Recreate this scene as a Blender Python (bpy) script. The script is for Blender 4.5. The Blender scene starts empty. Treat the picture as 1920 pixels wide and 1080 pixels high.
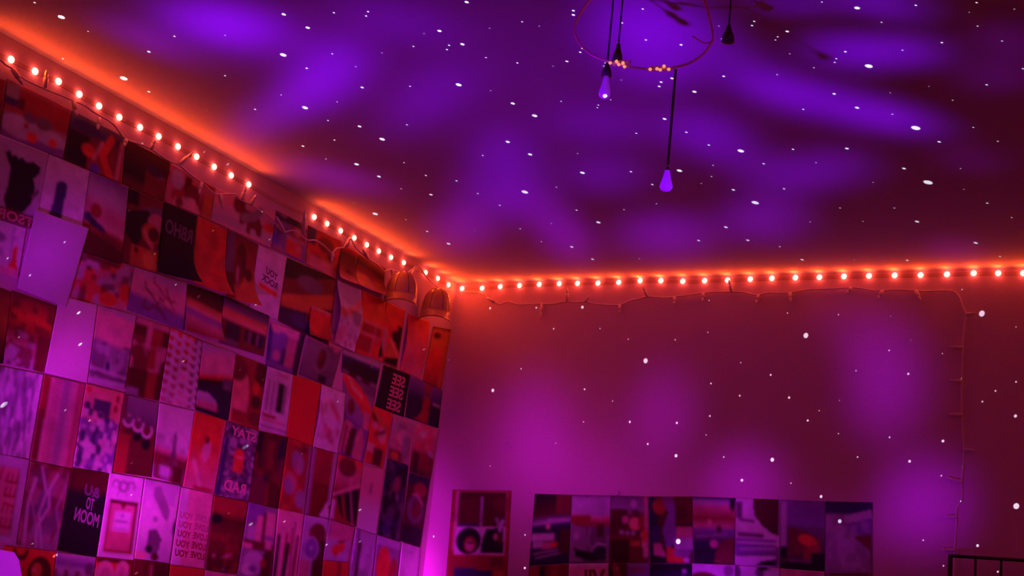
import bpy, math, random
import numpy as np
from mathutils import Vector, Matrix
from mathutils.geometry import delaunay_2d_cdt

# ------------------------------------------------------------------ camera, world, exposure, large lamps
SC = bpy.context.scene
COL = SC.collection
F = 2600.0                                   # focal length for a 1920 px wide frame
ROT = np.array([[0.88686477, 0.45053387, 0.10242124],
                [-0.02241291, 0.26336727, -0.96443525],
                [-0.46148514, 0.85302809, 0.24366893]])   # rows: camera right, down, forward in the room's axes
cam_d = bpy.data.cameras.new('camera')
cam_d.sensor_width = 36.0
cam_d.lens = F / 1920 * 36
cam_d.clip_start = 0.01
cam = bpy.data.objects.new('camera', cam_d)
COL.objects.link(cam)
cam.matrix_world = Matrix(((ROT[0, 0], -ROT[1, 0], -ROT[2, 0], 0), (ROT[0, 1], -ROT[1, 1], -ROT[2, 1], 0),
                           (ROT[0, 2], -ROT[1, 2], -ROT[2, 2], 0), (0, 0, 0, 1)))
SC.camera = cam
SC.view_settings.view_transform = 'Standard'
SC.view_settings.look = 'None'
SC.view_settings.exposure = 0.0
SC.view_settings.gamma = 1.0
SC.view_settings.use_curve_mapping = False
SC.cycles.use_denoising = True
SC.cycles.sample_clamp_indirect = 3.0
SC.cycles.max_bounces = 6
w = bpy.data.worlds.new('world'); SC.world = w
w.use_nodes = True
w.node_tree.nodes['Background'].inputs[0].default_value = (0, 0, 0, 1)

# room: origin at the camera, x right along the back wall, y towards it, z up
XL, XR, YB, YF, ZF, ZC = -1.726, 1.15, 2.9, -1.6, -1.56, 0.8445
PROJ = Vector((-1.0, 0.33, -0.75))           # the star projector's lamp, on a small table below the camera
LED_W = 0.033                               # watts of each warm LED
LED_COL = (1.0, 0.07, 0.004)
LED_GLOW = (1.0, 0.04, 0.003)
STAR_W = 520.0
NEB_SCALE = 0.25

def light(name, kind, loc, color, watts, **kw):
    d = bpy.data.lights.new(name, kind)
    d.color = color; d.energy = watts
    for k, v in kw.items(): setattr(d, k, v)
    o = bpy.data.objects.new(name, d); COL.objects.link(o); o.location = loc
    return o
def aim(o, direction):
    o.rotation_mode = 'QUATERNION'
    o.rotation_quaternion = Vector(direction).to_track_quat('-Z', 'Y')

# the warm LED strip goes on along the right wall and behind the camera
o = light('led_strip_right', 'AREA', (XR - 0.02, 1.2, 0.80), LED_COL, 3.2, shape='RECTANGLE', size=2.6, size_y=0.02)
aim(o, (-1, 0, -0.25))

# ------------------------------------------------------------------ pixel -> room
def ray(x, y):
    d = ROT.T @ np.array([(x - 960) / F, (y - 540) / F, 1.0])
    return d / np.linalg.norm(d)
def on_left(x, y, off=0.0):
    d = ray(x, y); return Vector(d * ((XL + off) / d[0]))
def on_back(x, y, off=0.0):
    d = ray(x, y); return Vector(d * ((YB - off) / d[1]))
def on_ceil(x, y, off=0.0):
    d = ray(x, y); return Vector(d * ((ZC - off) / d[2]))
def hit(x, y):
    d = ray(x, y); ts = []
    if d[0] < 0: ts.append((XL / d[0], 'L'))
    if d[1] > 0: ts.append((YB / d[1], 'B'))
    if d[2] > 0: ts.append((ZC / d[2], 'C'))
    t, s = min(ts)
    return Vector(d * t), s

# ------------------------------------------------------------------ nebula: coloured light thrown by the projector (lens pattern)
# blobs: px, py, half length, half width, tilt in degrees, radiance (0..1), colour mix (0 violet, 1 magenta)
BLOBS = [
 (900, 140, 540, 240, 8, .115, .15), (1250, 230, 420, 170, 0, .04, .3), (480, 60, 330, 120, 18, .06, .3),
 (150, 860, 300, 300, 0, .17, 2), (240, 960, 150, 150, 0, .28, 2), (120, 660, 110, 110, 0, .22, 2), (430, 930, 400, 230, 0, .19, 2), (640, 720, 240, 170, 0, .05, 2), (330, 640, 220, 170, 0, .06, 2), (95, 470, 110, 110, 0, .18, 2), (500, 560, 160, 120, 0, .06, 2),
 (818, 1010, 75, 180, 0, .4, 1.5), (790, 1090, 120, 90, 0, .3, 1.6), (1010, 880, 260, 200, 0, .14, 1.6), (1320, 960, 240, 130, 0, .08, 1.4),
 (420, 48, 150, 55, 8, .62, 0), (430, 52, 230, 80, 12, .16, 0), (280, 76, 130, 30, 22, .24, .2), (610, 145, 120, 75, -35, .55, 0), (520, 210, 130, 48, -32, .30, .1),
 (740, 40, 170, 55, 10, .16, 0), (800, 190, 140, 70, -30, .2, 0), (950, 320, 110, 95, 60, .26, 0), (900, 390, 90, 70, 40, .15, .2),
 (625, 332, 150, 34, 12, .17, .55), (860, 432, 75, 60, 0, .16, .6), (1010, 390, 100, 60, 20, .18, .25), (1062, 450, 75, 55, 30, .2, .5),
 (1250, 442, 130, 62, 0, .23, .3), (1430, 412, 110, 62, 0, .22, .2), (1240, 55, 170, 85, 22, .55, 0), (1150, 70, 110, 50, 0, .2, 0), (1215, 130, 120, 55, 10, .3, 0),
 (1600, 98, 110, 42, 3, .52, 0), (1705, 95, 85, 36, 0, .42, .05), (1650, 6, 110, 28, 8, .5, 0), (1490, 2, 110, 22, 0, .38, 0),
 (1560, 195, 240, 48, 14, .42, 0), (1680, 222, 110, 30, 8, .26, .1), (1430, 150, 120, 60, 30, .18, 0),
 (1325, 255, 110, 60, 15, .3, 0), (1130, 235, 150, 55, 0, .14, 0), (1130, 330, 110, 55, 0, .17, 0), (1545, 318, 120, 52, -6, .22, .1), (1440, 330, 120, 60, 20, .16, .1),
 (1890, 78, 70, 34, -8, .12, .4), (1870, 140, 90, 34, -14, .11, .4), (1820, 300, 70, 26, -6, .07, .5), (1790, 470, 70, 30, 0, .07, .8),
 (1005, 800, 90, 130, 0, .17, .9), (1245, 775, 90, 120, 0, .17, .8), (1660, 715, 105, 150, 0, .24, .6), (1600, 620, 110, 80, 30, .07, .7),
 (1395, 905, 100, 100, 0, .24, .8), (1730, 945, 120, 120, 0, .34, .6), (1070, 900, 200, 110, 0, .1, 1), (1330, 1062, 130, 60, 0, .45, .6), (1560, 1010, 150, 90, 0, .08, .8),
 (90, 470, 120, 130, 0, .18, .4), (130, 690, 90, 90, 0, .22, .9), (30, 760, 75, 130, 0, .3, .5), (230, 920, 75, 100, 0, .32, .8), (180, 800, 60, 60, 0, .1, .1),
 (515, 640, 34, 45, 0, .3, .1), (690, 1030, 40, 60, 0, .25, .6), (580, 1010, 40, 40, 0, .18, .5), (600, 1000, 500, 220, 12, .035, .7),
]
NEBP = PROJ + Vector((0, 0, .17))
def to_proj(v):
    d = v - NEBP; return d.normalized(), d.length
def nrm(s): return {'L': Vector((1, 0, 0)), 'B': Vector((0, -1, 0)), 'C': Vector((0, 0, -1))}[s]
ld = bpy.data.lights.new('star_projector_nebula', 'POINT')
ld.energy = 4 * math.pi * math.pi; ld.color = (1, 1, 1); ld.shadow_soft_size = 0.04
ld.use_nodes = True
nt = ld.node_tree; nt.nodes.clear()
geo = nt.nodes.new('ShaderNodeNewGeometry')
neg = nt.nodes.new('ShaderNodeVectorMath'); neg.operation = 'SCALE'; neg.inputs['Scale'].default_value = -1.0
nt.links.new(geo.outputs['Incoming'], neg.inputs[0])
NEB_SIGN = 1.0
neg.inputs['Scale'].default_value = NEB_SIGN
acc = [None, None, None]
for (px, py, ha, hb, tilt, rad, mix) in BLOBS:
    c, s = hit(px, py)
    pl = {'L': on_left, 'B': on_back, 'C': on_ceil}[s]
    t = math.radians(tilt)
    e = pl(px + 6 * math.cos(t), py + 6 * math.sin(t)); f = pl(px - 6 * math.sin(t), py + 6 * math.cos(t))
    dc, dist = to_proj(c); de, _ = to_proj(e); df, _ = to_proj(f)
    # world axes scaled to the blob's half sizes; fit a rotated ellipse in the tangent plane
    A = (de - dc) * (ha / 6); Bv = (df - dc) * (hb / 6)
    z = dc; x0 = A - z * A.dot(z); x0.normalize(); y0 = z.cross(x0)
    Mx = np.array([[A.dot(x0), Bv.dot(x0)], [A.dot(y0), Bv.dot(y0)]])
    U, S, _ = np.linalg.svd(Mx)
    ax = x0 * U[0, 0] + y0 * U[1, 0]; ay = z.cross(ax)
    R3 = Matrix((ax, ay, z)).transposed()
    cosn = max(0.12, -(dc.dot(nrm(s))))
    m = nt.nodes.new('ShaderNodeMapping'); m.vector_type = 'TEXTURE'
    m.inputs['Location'].default_value = z
    m.inputs['Rotation'].default_value = R3.to_euler('XYZ')
    m.inputs['Scale'].default_value = (float(S[0]) * 1.17, float(S[1]) * 1.17, 1.0)
    nt.links.new(neg.outputs[0], m.inputs['Vector'])
    g = nt.nodes.new('ShaderNodeTexGradient'); g.gradient_type = 'SPHERICAL'
    nt.links.new(m.outputs[0], g.inputs[0])
    mr = nt.nodes.new('ShaderNodeMapRange'); mr.interpolation_type = 'SMOOTHSTEP'
    inten = rad * NEB_SCALE * dist * dist / cosn / 0.75 * 4.2
    mr.inputs['To Max'].default_value = 1.0
    nt.links.new(g.outputs['Fac'], mr.inputs['Value'])
    for k, wgt in ((0, max(0, 1 - mix)), (1, 1 - abs(mix - 1)), (2, max(0, mix - 1))):
        if wgt <= 0.01: continue
        ma = nt.nodes.new('ShaderNodeMath'); ma.operation = 'MULTIPLY_ADD'
        ma.inputs[1].default_value = inten * wgt
        nt.links.new(mr.outputs[0], ma.inputs[0])
        if acc[k] is None: ma.inputs[2].default_value = 0.0
        else: nt.links.new(acc[k], ma.inputs[2])
        acc[k] = ma.outputs[0]
out = nt.nodes.new('ShaderNodeOutputLight')
add = nt.nodes.new('ShaderNodeAddShader'); add2 = nt.nodes.new('ShaderNodeAddShader')
for k, colr in ((0, (0.22, 0.0, 1.0, 1)), (1, (0.62, 0.0, 1.0, 1)), (2, (1.0, 0.02, 0.93, 1))):
    em = nt.nodes.new('ShaderNodeEmission'); em.inputs[0].default_value = colr
    nt.links.new(acc[k], em.inputs[1]); nt.links.new(em.outputs[0], add.inputs[k] if k < 2 else add2.inputs[1])
nt.links.new(add.outputs[0], add2.inputs[0]); nt.links.new(add2.outputs[0], out.inputs[0])
neb = bpy.data.objects.new('star_projector_nebula', ld); COL.objects.link(neb); neb.location = NEBP
light('star_projector_stars', 'POINT', PROJ, (0.78, 0.86, 1.0), STAR_W, shadow_soft_size=0.00003)

# ------------------------------------------------------------------ materials
def mat(name, color, rough=0.6, metal=0.0, spec=0.4, bump=0.0, bscale=200.0, emis=None, estr=0.0, trans=0.0, vary=0.0):
    m = bpy.data.materials.new(name); m.use_nodes = True
    n = m.node_tree; b = n.nodes['Principled BSDF']
    b.inputs['Base Color'].default_value = (*color, 1); b.inputs['Roughness'].default_value = rough
    b.inputs['Metallic'].default_value = metal; b.inputs['Specular IOR Level'].default_value = spec
    b.inputs['Transmission Weight'].default_value = trans
    if emis: b.inputs['Emission Color'].default_value = (*emis, 1); b.inputs['Emission Strength'].default_value = estr
    tc = n.nodes.new('ShaderNodeTexCoord'); nz = n.nodes.new('ShaderNodeTexNoise')
    nz.inputs['Scale'].default_value = bscale; nz.inputs['Detail'].default_value = 3.0
    n.links.new(tc.outputs['Object'], nz.inputs['Vector'])
    if vary:
        hs = n.nodes.new('ShaderNodeMix'); hs.data_type = 'RGBA'; hs.blend_type = 'MULTIPLY'
        hs.inputs[6].default_value = (*color, 1)
        rp = n.nodes.new('ShaderNodeMapRange'); rp.inputs[1].default_value = .3; rp.inputs[2].default_value = .7
        rp.inputs[3].default_value = 1 - vary; rp.inputs[4].default_value = 1.0
        n.links.new(nz.outputs['Fac'], rp.inputs[0]); n.links.new(rp.outputs[0], hs.inputs[7])
        hs.inputs[0].default_value = 1.0
        n.links.new(hs.outputs[2], b.inputs['Base Color'])
    if bump:
        bp = n.nodes.new('ShaderNodeBump'); bp.inputs['Strength'].default_value = bump; bp.inputs['Distance'].default_value = 0.002
        n.links.new(nz.outputs['Fac'], bp.inputs['Height']); n.links.new(bp.outputs['Normal'], b.inputs['Normal'])
    return m
M_WALL = mat('wall_paint', (.76, .53, .6), .85, bump=.25, bscale=160, vary=.06)
M_CEIL = mat('ceiling_paint', (.76, .74, .75), .9, bump=.2, bscale=120, vary=.05)
M_FLOOR = mat('floor_carpet', (.3, .27, .27), .95, bump=.5, bscale=400, vary=.2)
M_BLACK = mat('black_metal', (.012, .011, .014), .45, .3, bump=.05)
M_PLASTIC = mat('black_plastic', (.02, .02, .022), .5, bump=.05)
M_CORD = mat('clear_cord', (.85, .72, .74), .4, bump=.05)
M_SOCK = mat('clear_socket', (.75, .62, .62), .3, bump=.05)
M_TIP = mat('clear_glass_tip', (.85, .75, .78), .15, spec=.7, bump=.02)
M_STRIP = mat('led_strip_band', (.55, .35, .3), .5, bump=.05)
M_LED = mat('lit_led', (.9, .8, .7), .4, emis=(1.0, .14, .095), estr=10.0, bump=.01)
M_PEND = mat('dark_pendant', (.07, .02, .05), .5, bump=.05)
M_BULB = mat('frosted_bulb', (.82, .8, .85), .25, bump=.02, emis=(.22, 0, 1), estr=.75)  # violet emission added where projector light leaves the bulb dull
M_BULB_DIM = mat('frosted_bulb_dim', (.82, .8, .85), .25, bump=.02, emis=(.2, 0, 1), estr=.28)  # same added violet glow, weaker
M_WIRE = mat('rose_wire', (.95, .5, .55), .35, .2, bump=.02)
M_SPARK = mat('lit_fairy_bulb', (.9, .6, .4), .4, emis=(1, .32, .16), estr=.95)
M_CAP = mat('brown_cap_cloth', (.62, .34, .18), .3, spec=.8, bump=.3, bscale=350, vary=.2)
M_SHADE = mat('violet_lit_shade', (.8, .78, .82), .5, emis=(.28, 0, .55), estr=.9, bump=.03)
M_WHITE = mat('white_plastic', (.82, .8, .82), .4, bump=.03)
M_PIN = mat('pale_pin', (.75, .7, .75), .3, bump=.02)
def print_material():
    m = bpy.data.materials.new('printed_paper'); m.use_nodes = True
    n = m.node_tree; b = n.nodes['Principled BSDF']
    at = n.nodes.new('ShaderNodeAttribute'); at.attribute_name = 'ink'
    tc = n.nodes.new('ShaderNodeTexCoord'); nz = n.nodes.new('ShaderNodeTexNoise'); nz.inputs['Scale'].default_value = 260
    n.links.new(tc.outputs['Object'], nz.inputs['Vector'])
    rp = n.nodes.new('ShaderNodeMapRange'); rp.inputs[3].default_value = .88; rp.inputs[4].default_value = 1.1
    n.links.new(nz.outputs['Fac'], rp.inputs[0])
    mx = n.nodes.new('ShaderNodeMix'); mx.data_type = 'RGBA'; mx.blend_type = 'MULTIPLY'; mx.inputs[0].default_value = 1
    n.links.new(at.outputs['Color'], mx.inputs[6]); n.links.new(rp.outputs[0], mx.inputs[7])
    n.links.new(mx.outputs[2], b.inputs['Base Color'])
    b.inputs['Roughness'].default_value = .55; b.inputs['Specular IOR Level'].default_value = .25
    return m
M_PRINT = print_material()

# ------------------------------------------------------------------ mesh helpers
class MB:
    """collects boxes, tubes and lathes; build() links them as one mesh object"""
    def __init__(s): s.v = []; s.f = []
    def add(s, vs, fs):
        k = len(s.v); s.v += [tuple(v) for v in vs]; s.f += [tuple(i + k for i in f) for f in fs]
    def box(s, lo, hi):
        (a, b, c), (d, e, f) = lo, hi
        s.add([(a, b, c), (d, b, c), (d, e, c), (a, e, c), (a, b, f), (d, b, f), (d, e, f), (a, e, f)],
              [(0, 3, 2, 1), (4, 5, 6, 7), (0, 1, 5, 4), (1, 2, 6, 5), (2, 3, 7, 6), (3, 0, 4, 7)])
    def tube(s, pts, r, n=8, closed=False, caps=True):
        pts = [Vector(p) for p in pts]; L = len(pts); vs = []
        up = None
        for i, p in enumerate(pts):
            a = pts[(i - 1) % L] if closed or i else p; b = pts[(i + 1) % L] if closed or i < L - 1 else p
            t = (b - a).normalized()
            if up is None: up = t.orthogonal().normalized()
            up = (up - t * up.dot(t)).normalized(); sd = t.cross(up)
            rr = r[i] if isinstance(r, (list, tuple)) else r
            for k in range(n):
                q = 2 * math.pi * k / n
                vs.append(p + up * (rr * math.cos(q)) + sd * (rr * math.sin(q)))
        fs = []
        for i in range(L if closed else L - 1):
            j = (i + 1) % L
            for k in range(n):
                k2 = (k + 1) % n
                fs.append((i * n + k, i * n + k2, j * n + k2, j * n + k))
        if not closed and caps:
            fs.append(tuple(range(n))[::-1]); fs.append(tuple((L - 1) * n + k for k in range(n)))
        s.add(vs, fs)
    def lathe(s, base, axis, prof, n=14):
        """prof: list of (distance along axis, radius)"""
        axis = Vector(axis).normalized(); u = axis.orthogonal().normalized(); v = axis.cross(u); vs = []
        for (h, r) in prof:
            for k in range(n):
                q = 2 * math.pi * k / n
                vs.append(Vector(base) + axis * h + u * (r * math.cos(q)) + v * (r * math.sin(q)))
        fs = []
        for i in range(len(prof) - 1):
            for k in range(n):
                k2 = (k + 1) % n
                fs.append((i * n + k, i * n + k2, (i + 1) * n + k2, (i + 1) * n + k))
        fs.append(tuple(range(n))[::-1]); fs.append(tuple((len(prof) - 1) * n + k for k in range(n)))
        s.add(vs, fs)
    def build(s, name, m, parent=None, smooth=False, **props):
        me = bpy.data.meshes.new(name); me.from_pydata(s.v, [], s.f); me.validate(); me.update()
        if smooth: me.polygons.foreach_set('use_smooth', [True] * len(me.polygons))
        me.materials.append(m)
        o = bpy.data.objects.new(name, me); COL.objects.link(o)
        if parent is not None:
            o.parent = parent; o.matrix_parent_inverse = Matrix.Translation(-Vector(parent.location))
        for k, v in props.items(): o[k] = v
        return o
def thing(name, loc, label, category, group=None):
    o = bpy.data.objects.new(name, None); COL.objects.link(o); o.location = loc; o.empty_display_size = .05
    o['label'] = label; o['category'] = category
    if group: o['group'] = group
    return o
def struct(name, lo, hi, m):
    b = MB(); b.box(lo, hi); return b.build(name, m, kind='structure')

# ------------------------------------------------------------------ the room
T = 0.1
struct('floor', (XL - T, YF - T, ZF - T), (XR + T, YB + T, ZF), M_FLOOR)
struct('ceiling', (XL - T, YF - T, ZC), (XR + T, YB + T, ZC + T), M_CEIL)
struct('wall_left', (XL - T, YF - T, ZF), (XL, YB + T, ZC), M_WALL)
struct('wall_back', (XL, YB, ZF), (XR, YB + T, ZC), M_WALL)
struct('wall_right', (XR, YF - T, ZF), (XR + T, YB + T, ZC), M_WALL)
struct('wall_front', (XL, YF - T, ZF), (XR, YF, ZC), M_WALL)
struct('baseboard_back', (XL, YB - .015, ZF), (XR, YB, ZF + .09), M_WHITE)
struct('baseboard_left', (XL, YF, ZF), (XL + .015, YB - .015, ZF + .09), M_WHITE)

# ------------------------------------------------------------------ star projector standing on the floor: a lamp under a plate with fine holes
STARS = [(115,32,4),(232,147,4.2),(65,5,2),(165,59,1.5),(279,97,2.6),(327,68,2),(422,66,1.3),(388,207,1.2),(478,205,2),(422,142,1.8),(279,172,2.3),(118,110,2),
(532,27,3),(577,52,3),(531,103,3.8),(626,24,2),(623,101,1.8),(575,128,2.2),(667,125,1.5),(572,202,3.6),(679,164,2.6),(632,191,1.5),(615,226,1.8),(674,237,2.8),(716.5,261,3.5),(527,178,1.5),
(824,58,3),(867,83,3),(875,4,3),(775,87,1.8),(716,99,1.3),(769,162,1.8),(860,159,3.6),(911,108,1.8),(918,53,1.2),(920,170,1.4),(763,234,1.8),(961.5,194,3),(627,262,1.5),(952,266,3),
(690,22,2),(686.5,30,2),(842,85,2),(838,93,2),(795,63,1.2),(979,41,1.8),(1011,49,1.3),(970,118,2),(1063,115,2.4),(1002.5,217,3.4),(1052,190,1.6),(1193,250,2),(1145,187,1.5),
(1122,197,1.7),(1120,202,1.7),(1092,91,2.1),(1088,98,2.1),(1134.5,118,1.6),(1132,124,1.6),(1075,20,2.4),(1075,28,2.6),(1239.5,154,2.4),(1236,162,2.4),(1414,40,2),(1410,48,2),(1353,73,1.4),(1037,124,1.2),
(1166.5,43,2),(1205,17,2),(1211,75,2),(1273,32,3),(1277,84,2.4),(1260,147,2.6),(1302,172,3),(1246,223,2.8),(1287,248,2.2),(1357,143,2.4),(1348,49,1.3),(1165,150,1.2),
(1541,4,1.8),(1607,15,3.5),(1653,42,1.8),(1717,10,2.2),(1831,5,2),(1902,17,1.5),(1476,59,2.6),(1481,101,1.5),(1585,97,2.3),(1692,94,1.8),(1766,80,2.2),(1833,49,1.8),(1879,77,1.8),(1629,124,4.2),
(1526,127,1.6),(1457,140,1.6),(1564,176,2.6),(1607,202,3),(1506,205,2),(1673,214,1.8),(1741,162,1.2),(1850,159,2.2),(1918,129,2),(1717,240,4.6),(1761,266,2.6),(1825,239,1.8),(1786,188,1.6),(1871,265,1.8),(1669,174,1.3),
(1458,69,1.7),(1454,75,1.7),(1568,110,1.9),(1565,117,1.9),(1817,23,1.3),(568,274,2.4),(627,263,1.6),(611,298,1.5),(668.5,308,3.2),(710.5,331,2.8),(757.5,305,1.6),(798.5,329,2),(808,365,2.6),(752,354,1.6),
(703.5,401,3.4),(761,412,1.5),(801,434,2.2),(841,457,2.8),(856,339,2),(905,291.5,1.8),(896,363,1.8),(937,385,1.8),(890,432,1.2),(664,380,1.3),(994,289.5,3),(1083,288,1.5),(1092,324,3.2),(1043,351,1.5),
(984,360,3.8),(1081,394,2),(1122,417,3),(1034,419,1.4),(975.5,429,1.6),(1015,453,1.5),(1072,463,2.6),(1111,486,2.4),(1183,322,2.2),(1223,346,2.2),(1170,393,1.6),(1231,382,1.5),(1274,320,3.4),(1253,356,2.4),
(1329,272,2.2),(1389,283,3.8),(1432,307,2.2),(1337,310,1.6),(1334,331,1.6),(1315,344,1.3),(1375,356,2.6),(1416,380,4),(1361,426,2.8),(1310,451,2.4),(1402,450.5,2.6),(1199,485,1.4),
(1487,280,2.2),(1588,278.5,2.8),(1530,305,1.6),(1470,354,2.2),(1695,316,2.8),(1740,342,4.6),(1637,342,1.3),(1575,390,1.7),(1677,390,1.7),(1801,316,1.5),(1851,381,2.2),(1719.5,415.5,3),(1618,415,1.5),(1519,416,1.5),
(1897,408,1.7),(1807,355,1.3),(1829.5,455.5,3),(1462,462.5,1.8),(1504,487,2.6),(1701,488,2.4),(1875,481,2),(1602,487,1.4),
(919,578,2.5),(1005.5,577,2.2),(1092,576,3),(1038,616.5,2),(1125,616,1.7),(1178,636,1.7),(1266,637,1.8),(977,691.5,1.8),(1210.5,676.5,4),(924,732,3.2),(1096,730,2.2),(1148.5,752,1.6),(1094,791,1.8),(1181,791,2.6),(1269,793,2.6),(840,675,1.5),
(1329.5,563,1.7),(1476.5,587,1.8),(1572,590,1.7),(1327,623,1.6),(1511,629,4.2),(1389,680,1.7),(1445,703,2.4),(1333,719,2.2),(1387,742,2.2),(1479.5,745.5,2.6),(1331,780,2.2),(1514.5,788.5,2.5),(1536,770,1.7),(1574,751,1.5),(1605,695,1.8),(1667,657,2),(1703,701,2.6),(1670,593,1.3),(1708,638,1.4),
(1042,831,1.5),(1214.5,832.5,2.4),(1267.5,854.5,3.2),(919,874,1.5),(984.5,1003,2),(984,1065,2.6),(1324,815.5,1.7),(1357,857,2),(1448,862,3.6),(1391,900.5,3),(1483,906,1.8),(1539.5,931,3),(1608,857,2.1),(1705.5,865,3),(1572,813,1.7),(1668,820,2.2),(1575,977,3.6),(1272,1015,4.2),
(1905,716,2.2),(1866.5,733,2.2),(1842,753,2.2),(1904,780,3.2),(1768,827,3),(1804,708,2),(1805.5,874,2),(1765,892,2),(1803.5,938,2),(1905.5,949,4.6),(1833,1023,3),(1731,1013,2),(1871,1072,2.4),(1769,1061,2),(1841,588,4.6),(1905,613,1.6),(1767,663,1.7),(1804,543,1.8),
(265,271,3),(383,285,2),(427,308,2.5),(244,393,2.4),(128,445,2.2),(63,507,2.2),(16,482,2),(374,554,3),(292,474,1.8),(401,431,2),(331,532,2),(151,582,3),(154,641,3),(37,630,2),(9,757,4.5),(124,767,2.2),(170,786,2.2),
(482,569,2.4),(346,675,2.6),(495,711,2.4),(451,692,2),(801,649,2.6),(462,836,4),(248,867,2.4),(62,1018,2.2),(105,1040,3.5),(248,926,1.8),(257,1073,3),(430,961,2.2),(472,981,3.2),(535,976,2.4),(568,849,2),(676,955,2.6),(676,1014,2.6),(614,1020,2.4),(813,1006,2.2),(636,750,1.8),(503,383,2),(507,447,2),(699,687,1.8),(740,872,2)]
_rs = random.Random(4)
STARS += [(_rs.uniform(1935, 2900), _rs.uniform(-350, 1000), _rs.choice((1.6, 2, 2.4, 3, 3.8))) for _ in range(110)]   # the pattern goes on outside the frame
def pix(v):
    c = ROT @ np.array(v); return np.array([960 + F * c[0] / c[2], 540 + F * c[1] / c[2]])
def star_plate():
    h, half = 0.06, 0.21
    V2 = [(-half, -half), (half, -half), (half, half), (-half, half)]
    faces = [[0, 1, 2, 3]]
    for (px, py, r) in STARS:
        p, s = hit(px, py)
        if p.x > XR - .05: continue
        d = p - PROJ; L = d.length; d.normalize()
        u = d.orthogonal().normalized(); v = d.cross(u); poly = []
        n = nrm(s); E = []
        for e in (u, v):                              # how far a small turn of the beam moves the spot in the photograph
            g = d + e * 1e-3; g = PROJ + g * ((p - PROJ).dot(n) / g.dot(n)); E.append(pix(g) - pix(p))
        ang = 1.0 * r * (r / 3.5) ** .8 * 1e-3 / math.sqrt(abs(E[0][0] * E[1][1] - E[0][1] * E[1][0]))
        for k in range(8):
            q = 2 * math.pi * k / 8
            e = d + (u * math.cos(q) + v * math.sin(q)) * ang
            poly.append((e.x / e.z * h, e.y / e.z * h))
        if max(abs(c) for c in poly[0]) > half * .97: continue
        k = len(V2); V2 += poly; faces.append(list(range(k, k + 8)))
    v2, e2, f2, ov, oe, of = delaunay_2d_cdt([Vector(p) for p in V2], [], faces, 0, 1e-9)
    keep = [tuple(f) for f, o in zip(f2, of) if list(o) == [0]]
    b = MB(); b.add([(PROJ.x + p[0], PROJ.y + p[1], PROJ.z + h) for p in v2], keep)
    return b, h, half
x, y = PROJ.x, PROJ.y; ZT = PROJ.z - .12
proj = thing('star_projector', (x, y, ZT), 'square black star projector standing on the small round table', 'projector')
b, ph, phalf = star_plate()
b.build('star_plate', M_PLASTIC, proj)
b = MB(); zt = PROJ.z + ph
for lo, hi in (((x - phalf, y - phalf, ZT), (x + phalf, y + phalf, ZT + .02)), ((x - phalf, y - phalf, ZT + .02), (x - phalf + .006, y + phalf, zt)), ((x + phalf - .006, y - phalf, ZT + .02), (x + phalf, y + phalf, zt)),
               ((x - phalf + .006, y - phalf, ZT + .02), (x + phalf - .006, y - phalf + .006, zt)), ((x - phalf + .006, y + phalf - .006, ZT + .02), (x + phalf - .006, y + phalf, zt))):
    b.box(lo, hi)
b.build('housing', M_PLASTIC, proj)
b = MB(); b.tube([(x, y, ZT + .02), (x, y, PROJ.z - .01)], .008); b.build('lamp_stem', M_PLASTIC, proj)
tb = thing('side_table', (x, y, ZF), 'small round white table under the star projector', 'table')
b = MB(); b.lathe((x, y, ZT), (0, 0, -1), [(0, .30), (.004, .31), (.02, .31), (.024, .29)], 32); b.build('table_top', M_WHITE, tb, True)
b = MB(); b.tube([(x, y, ZT - .024), (x, y, ZF + .02)], .025, 12); b.build('pedestal', M_WHITE, tb, True)
b = MB(); b.lathe((x, y, ZF), (0, 0, 1), [(0, .2), (.012, .2), (.02, .18), (.022, .03)], 28); b.build('base', M_WHITE, tb, True)

# ------------------------------------------------------------------ LED strips (each LED a part) with their light
LED_A = [(-27,92),(18,112),(63,134),(107,153),(146,177),(183,199),(221,220),(260,239),(295,256),(331,275),(366,294),(399,313),(431,329),(464,346)]
LED_B = [(587,407),(611,419.5),(636.5,433),(662,446),(685.5,459),(708,471),(731,482.5),(755,492.5),(796,511),(819,522),(839,534)]
LED_C = [(867.5,541.5),(905,541),(939,538),(975,536),(1012,533.8),(1049.5,532.5),(1083.8,532),(1122,531.5),(1161,530),(1201,527),(1240,527),(1281,528),(1322,527),(1365,526),(1407.5,524),(1448,522.5),(1492,521.3),(1537,520.6),(1583,519),(1630,518),(1678,517),(1726.6,516.5),(1776,515),(1826,513),(1872,513),(1919,513),(1967,512)] + [(1967 + 50 * k, 512 - k) for k in range(1, 9)]
def ribbon(b, pts, nrm_v, half_w, th):
    """flat band standing on a wall along pts"""
    vs, fs = [], []
    n = Vector(nrm_v)
    for i, p in enumerate(pts):
        t = (pts[min(i + 1, len(pts) - 1)] - pts[max(i - 1, 0)]).normalized(); sd = t.cross(n).normalized()
        for (a, c) in ((-half_w, 0), (half_w, 0), (half_w, th), (-half_w, th)): vs.append(p + sd * a + n * c)
    for i in range(len(pts) - 1):
        for k in range(4): fs.append((i * 4 + k, i * 4 + (k + 1) % 4, i * 4 + 4 + (k + 1) % 4, i * 4 + 4 + k))
    m = (len(pts) - 1) * 4
    fs += [(0, 1, 2, 3), (m + 3, m + 2, m + 1, m)]
    b.add(vs, fs)
def led_mesh(n):
    b = MB(); b.lathe((0, 0, 0), n, [(0.0015, .0052), (.0035, .0063), (.0056, .0052), (.0073, .0028), (.0078, .0006)], 10)
    me = bpy.data.meshes.new('led'); me.from_pydata(b.v, [], b.f); me.polygons.foreach_set('use_smooth', [True] * len(me.polygons)); me.materials.append(M_LED); return me
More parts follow.
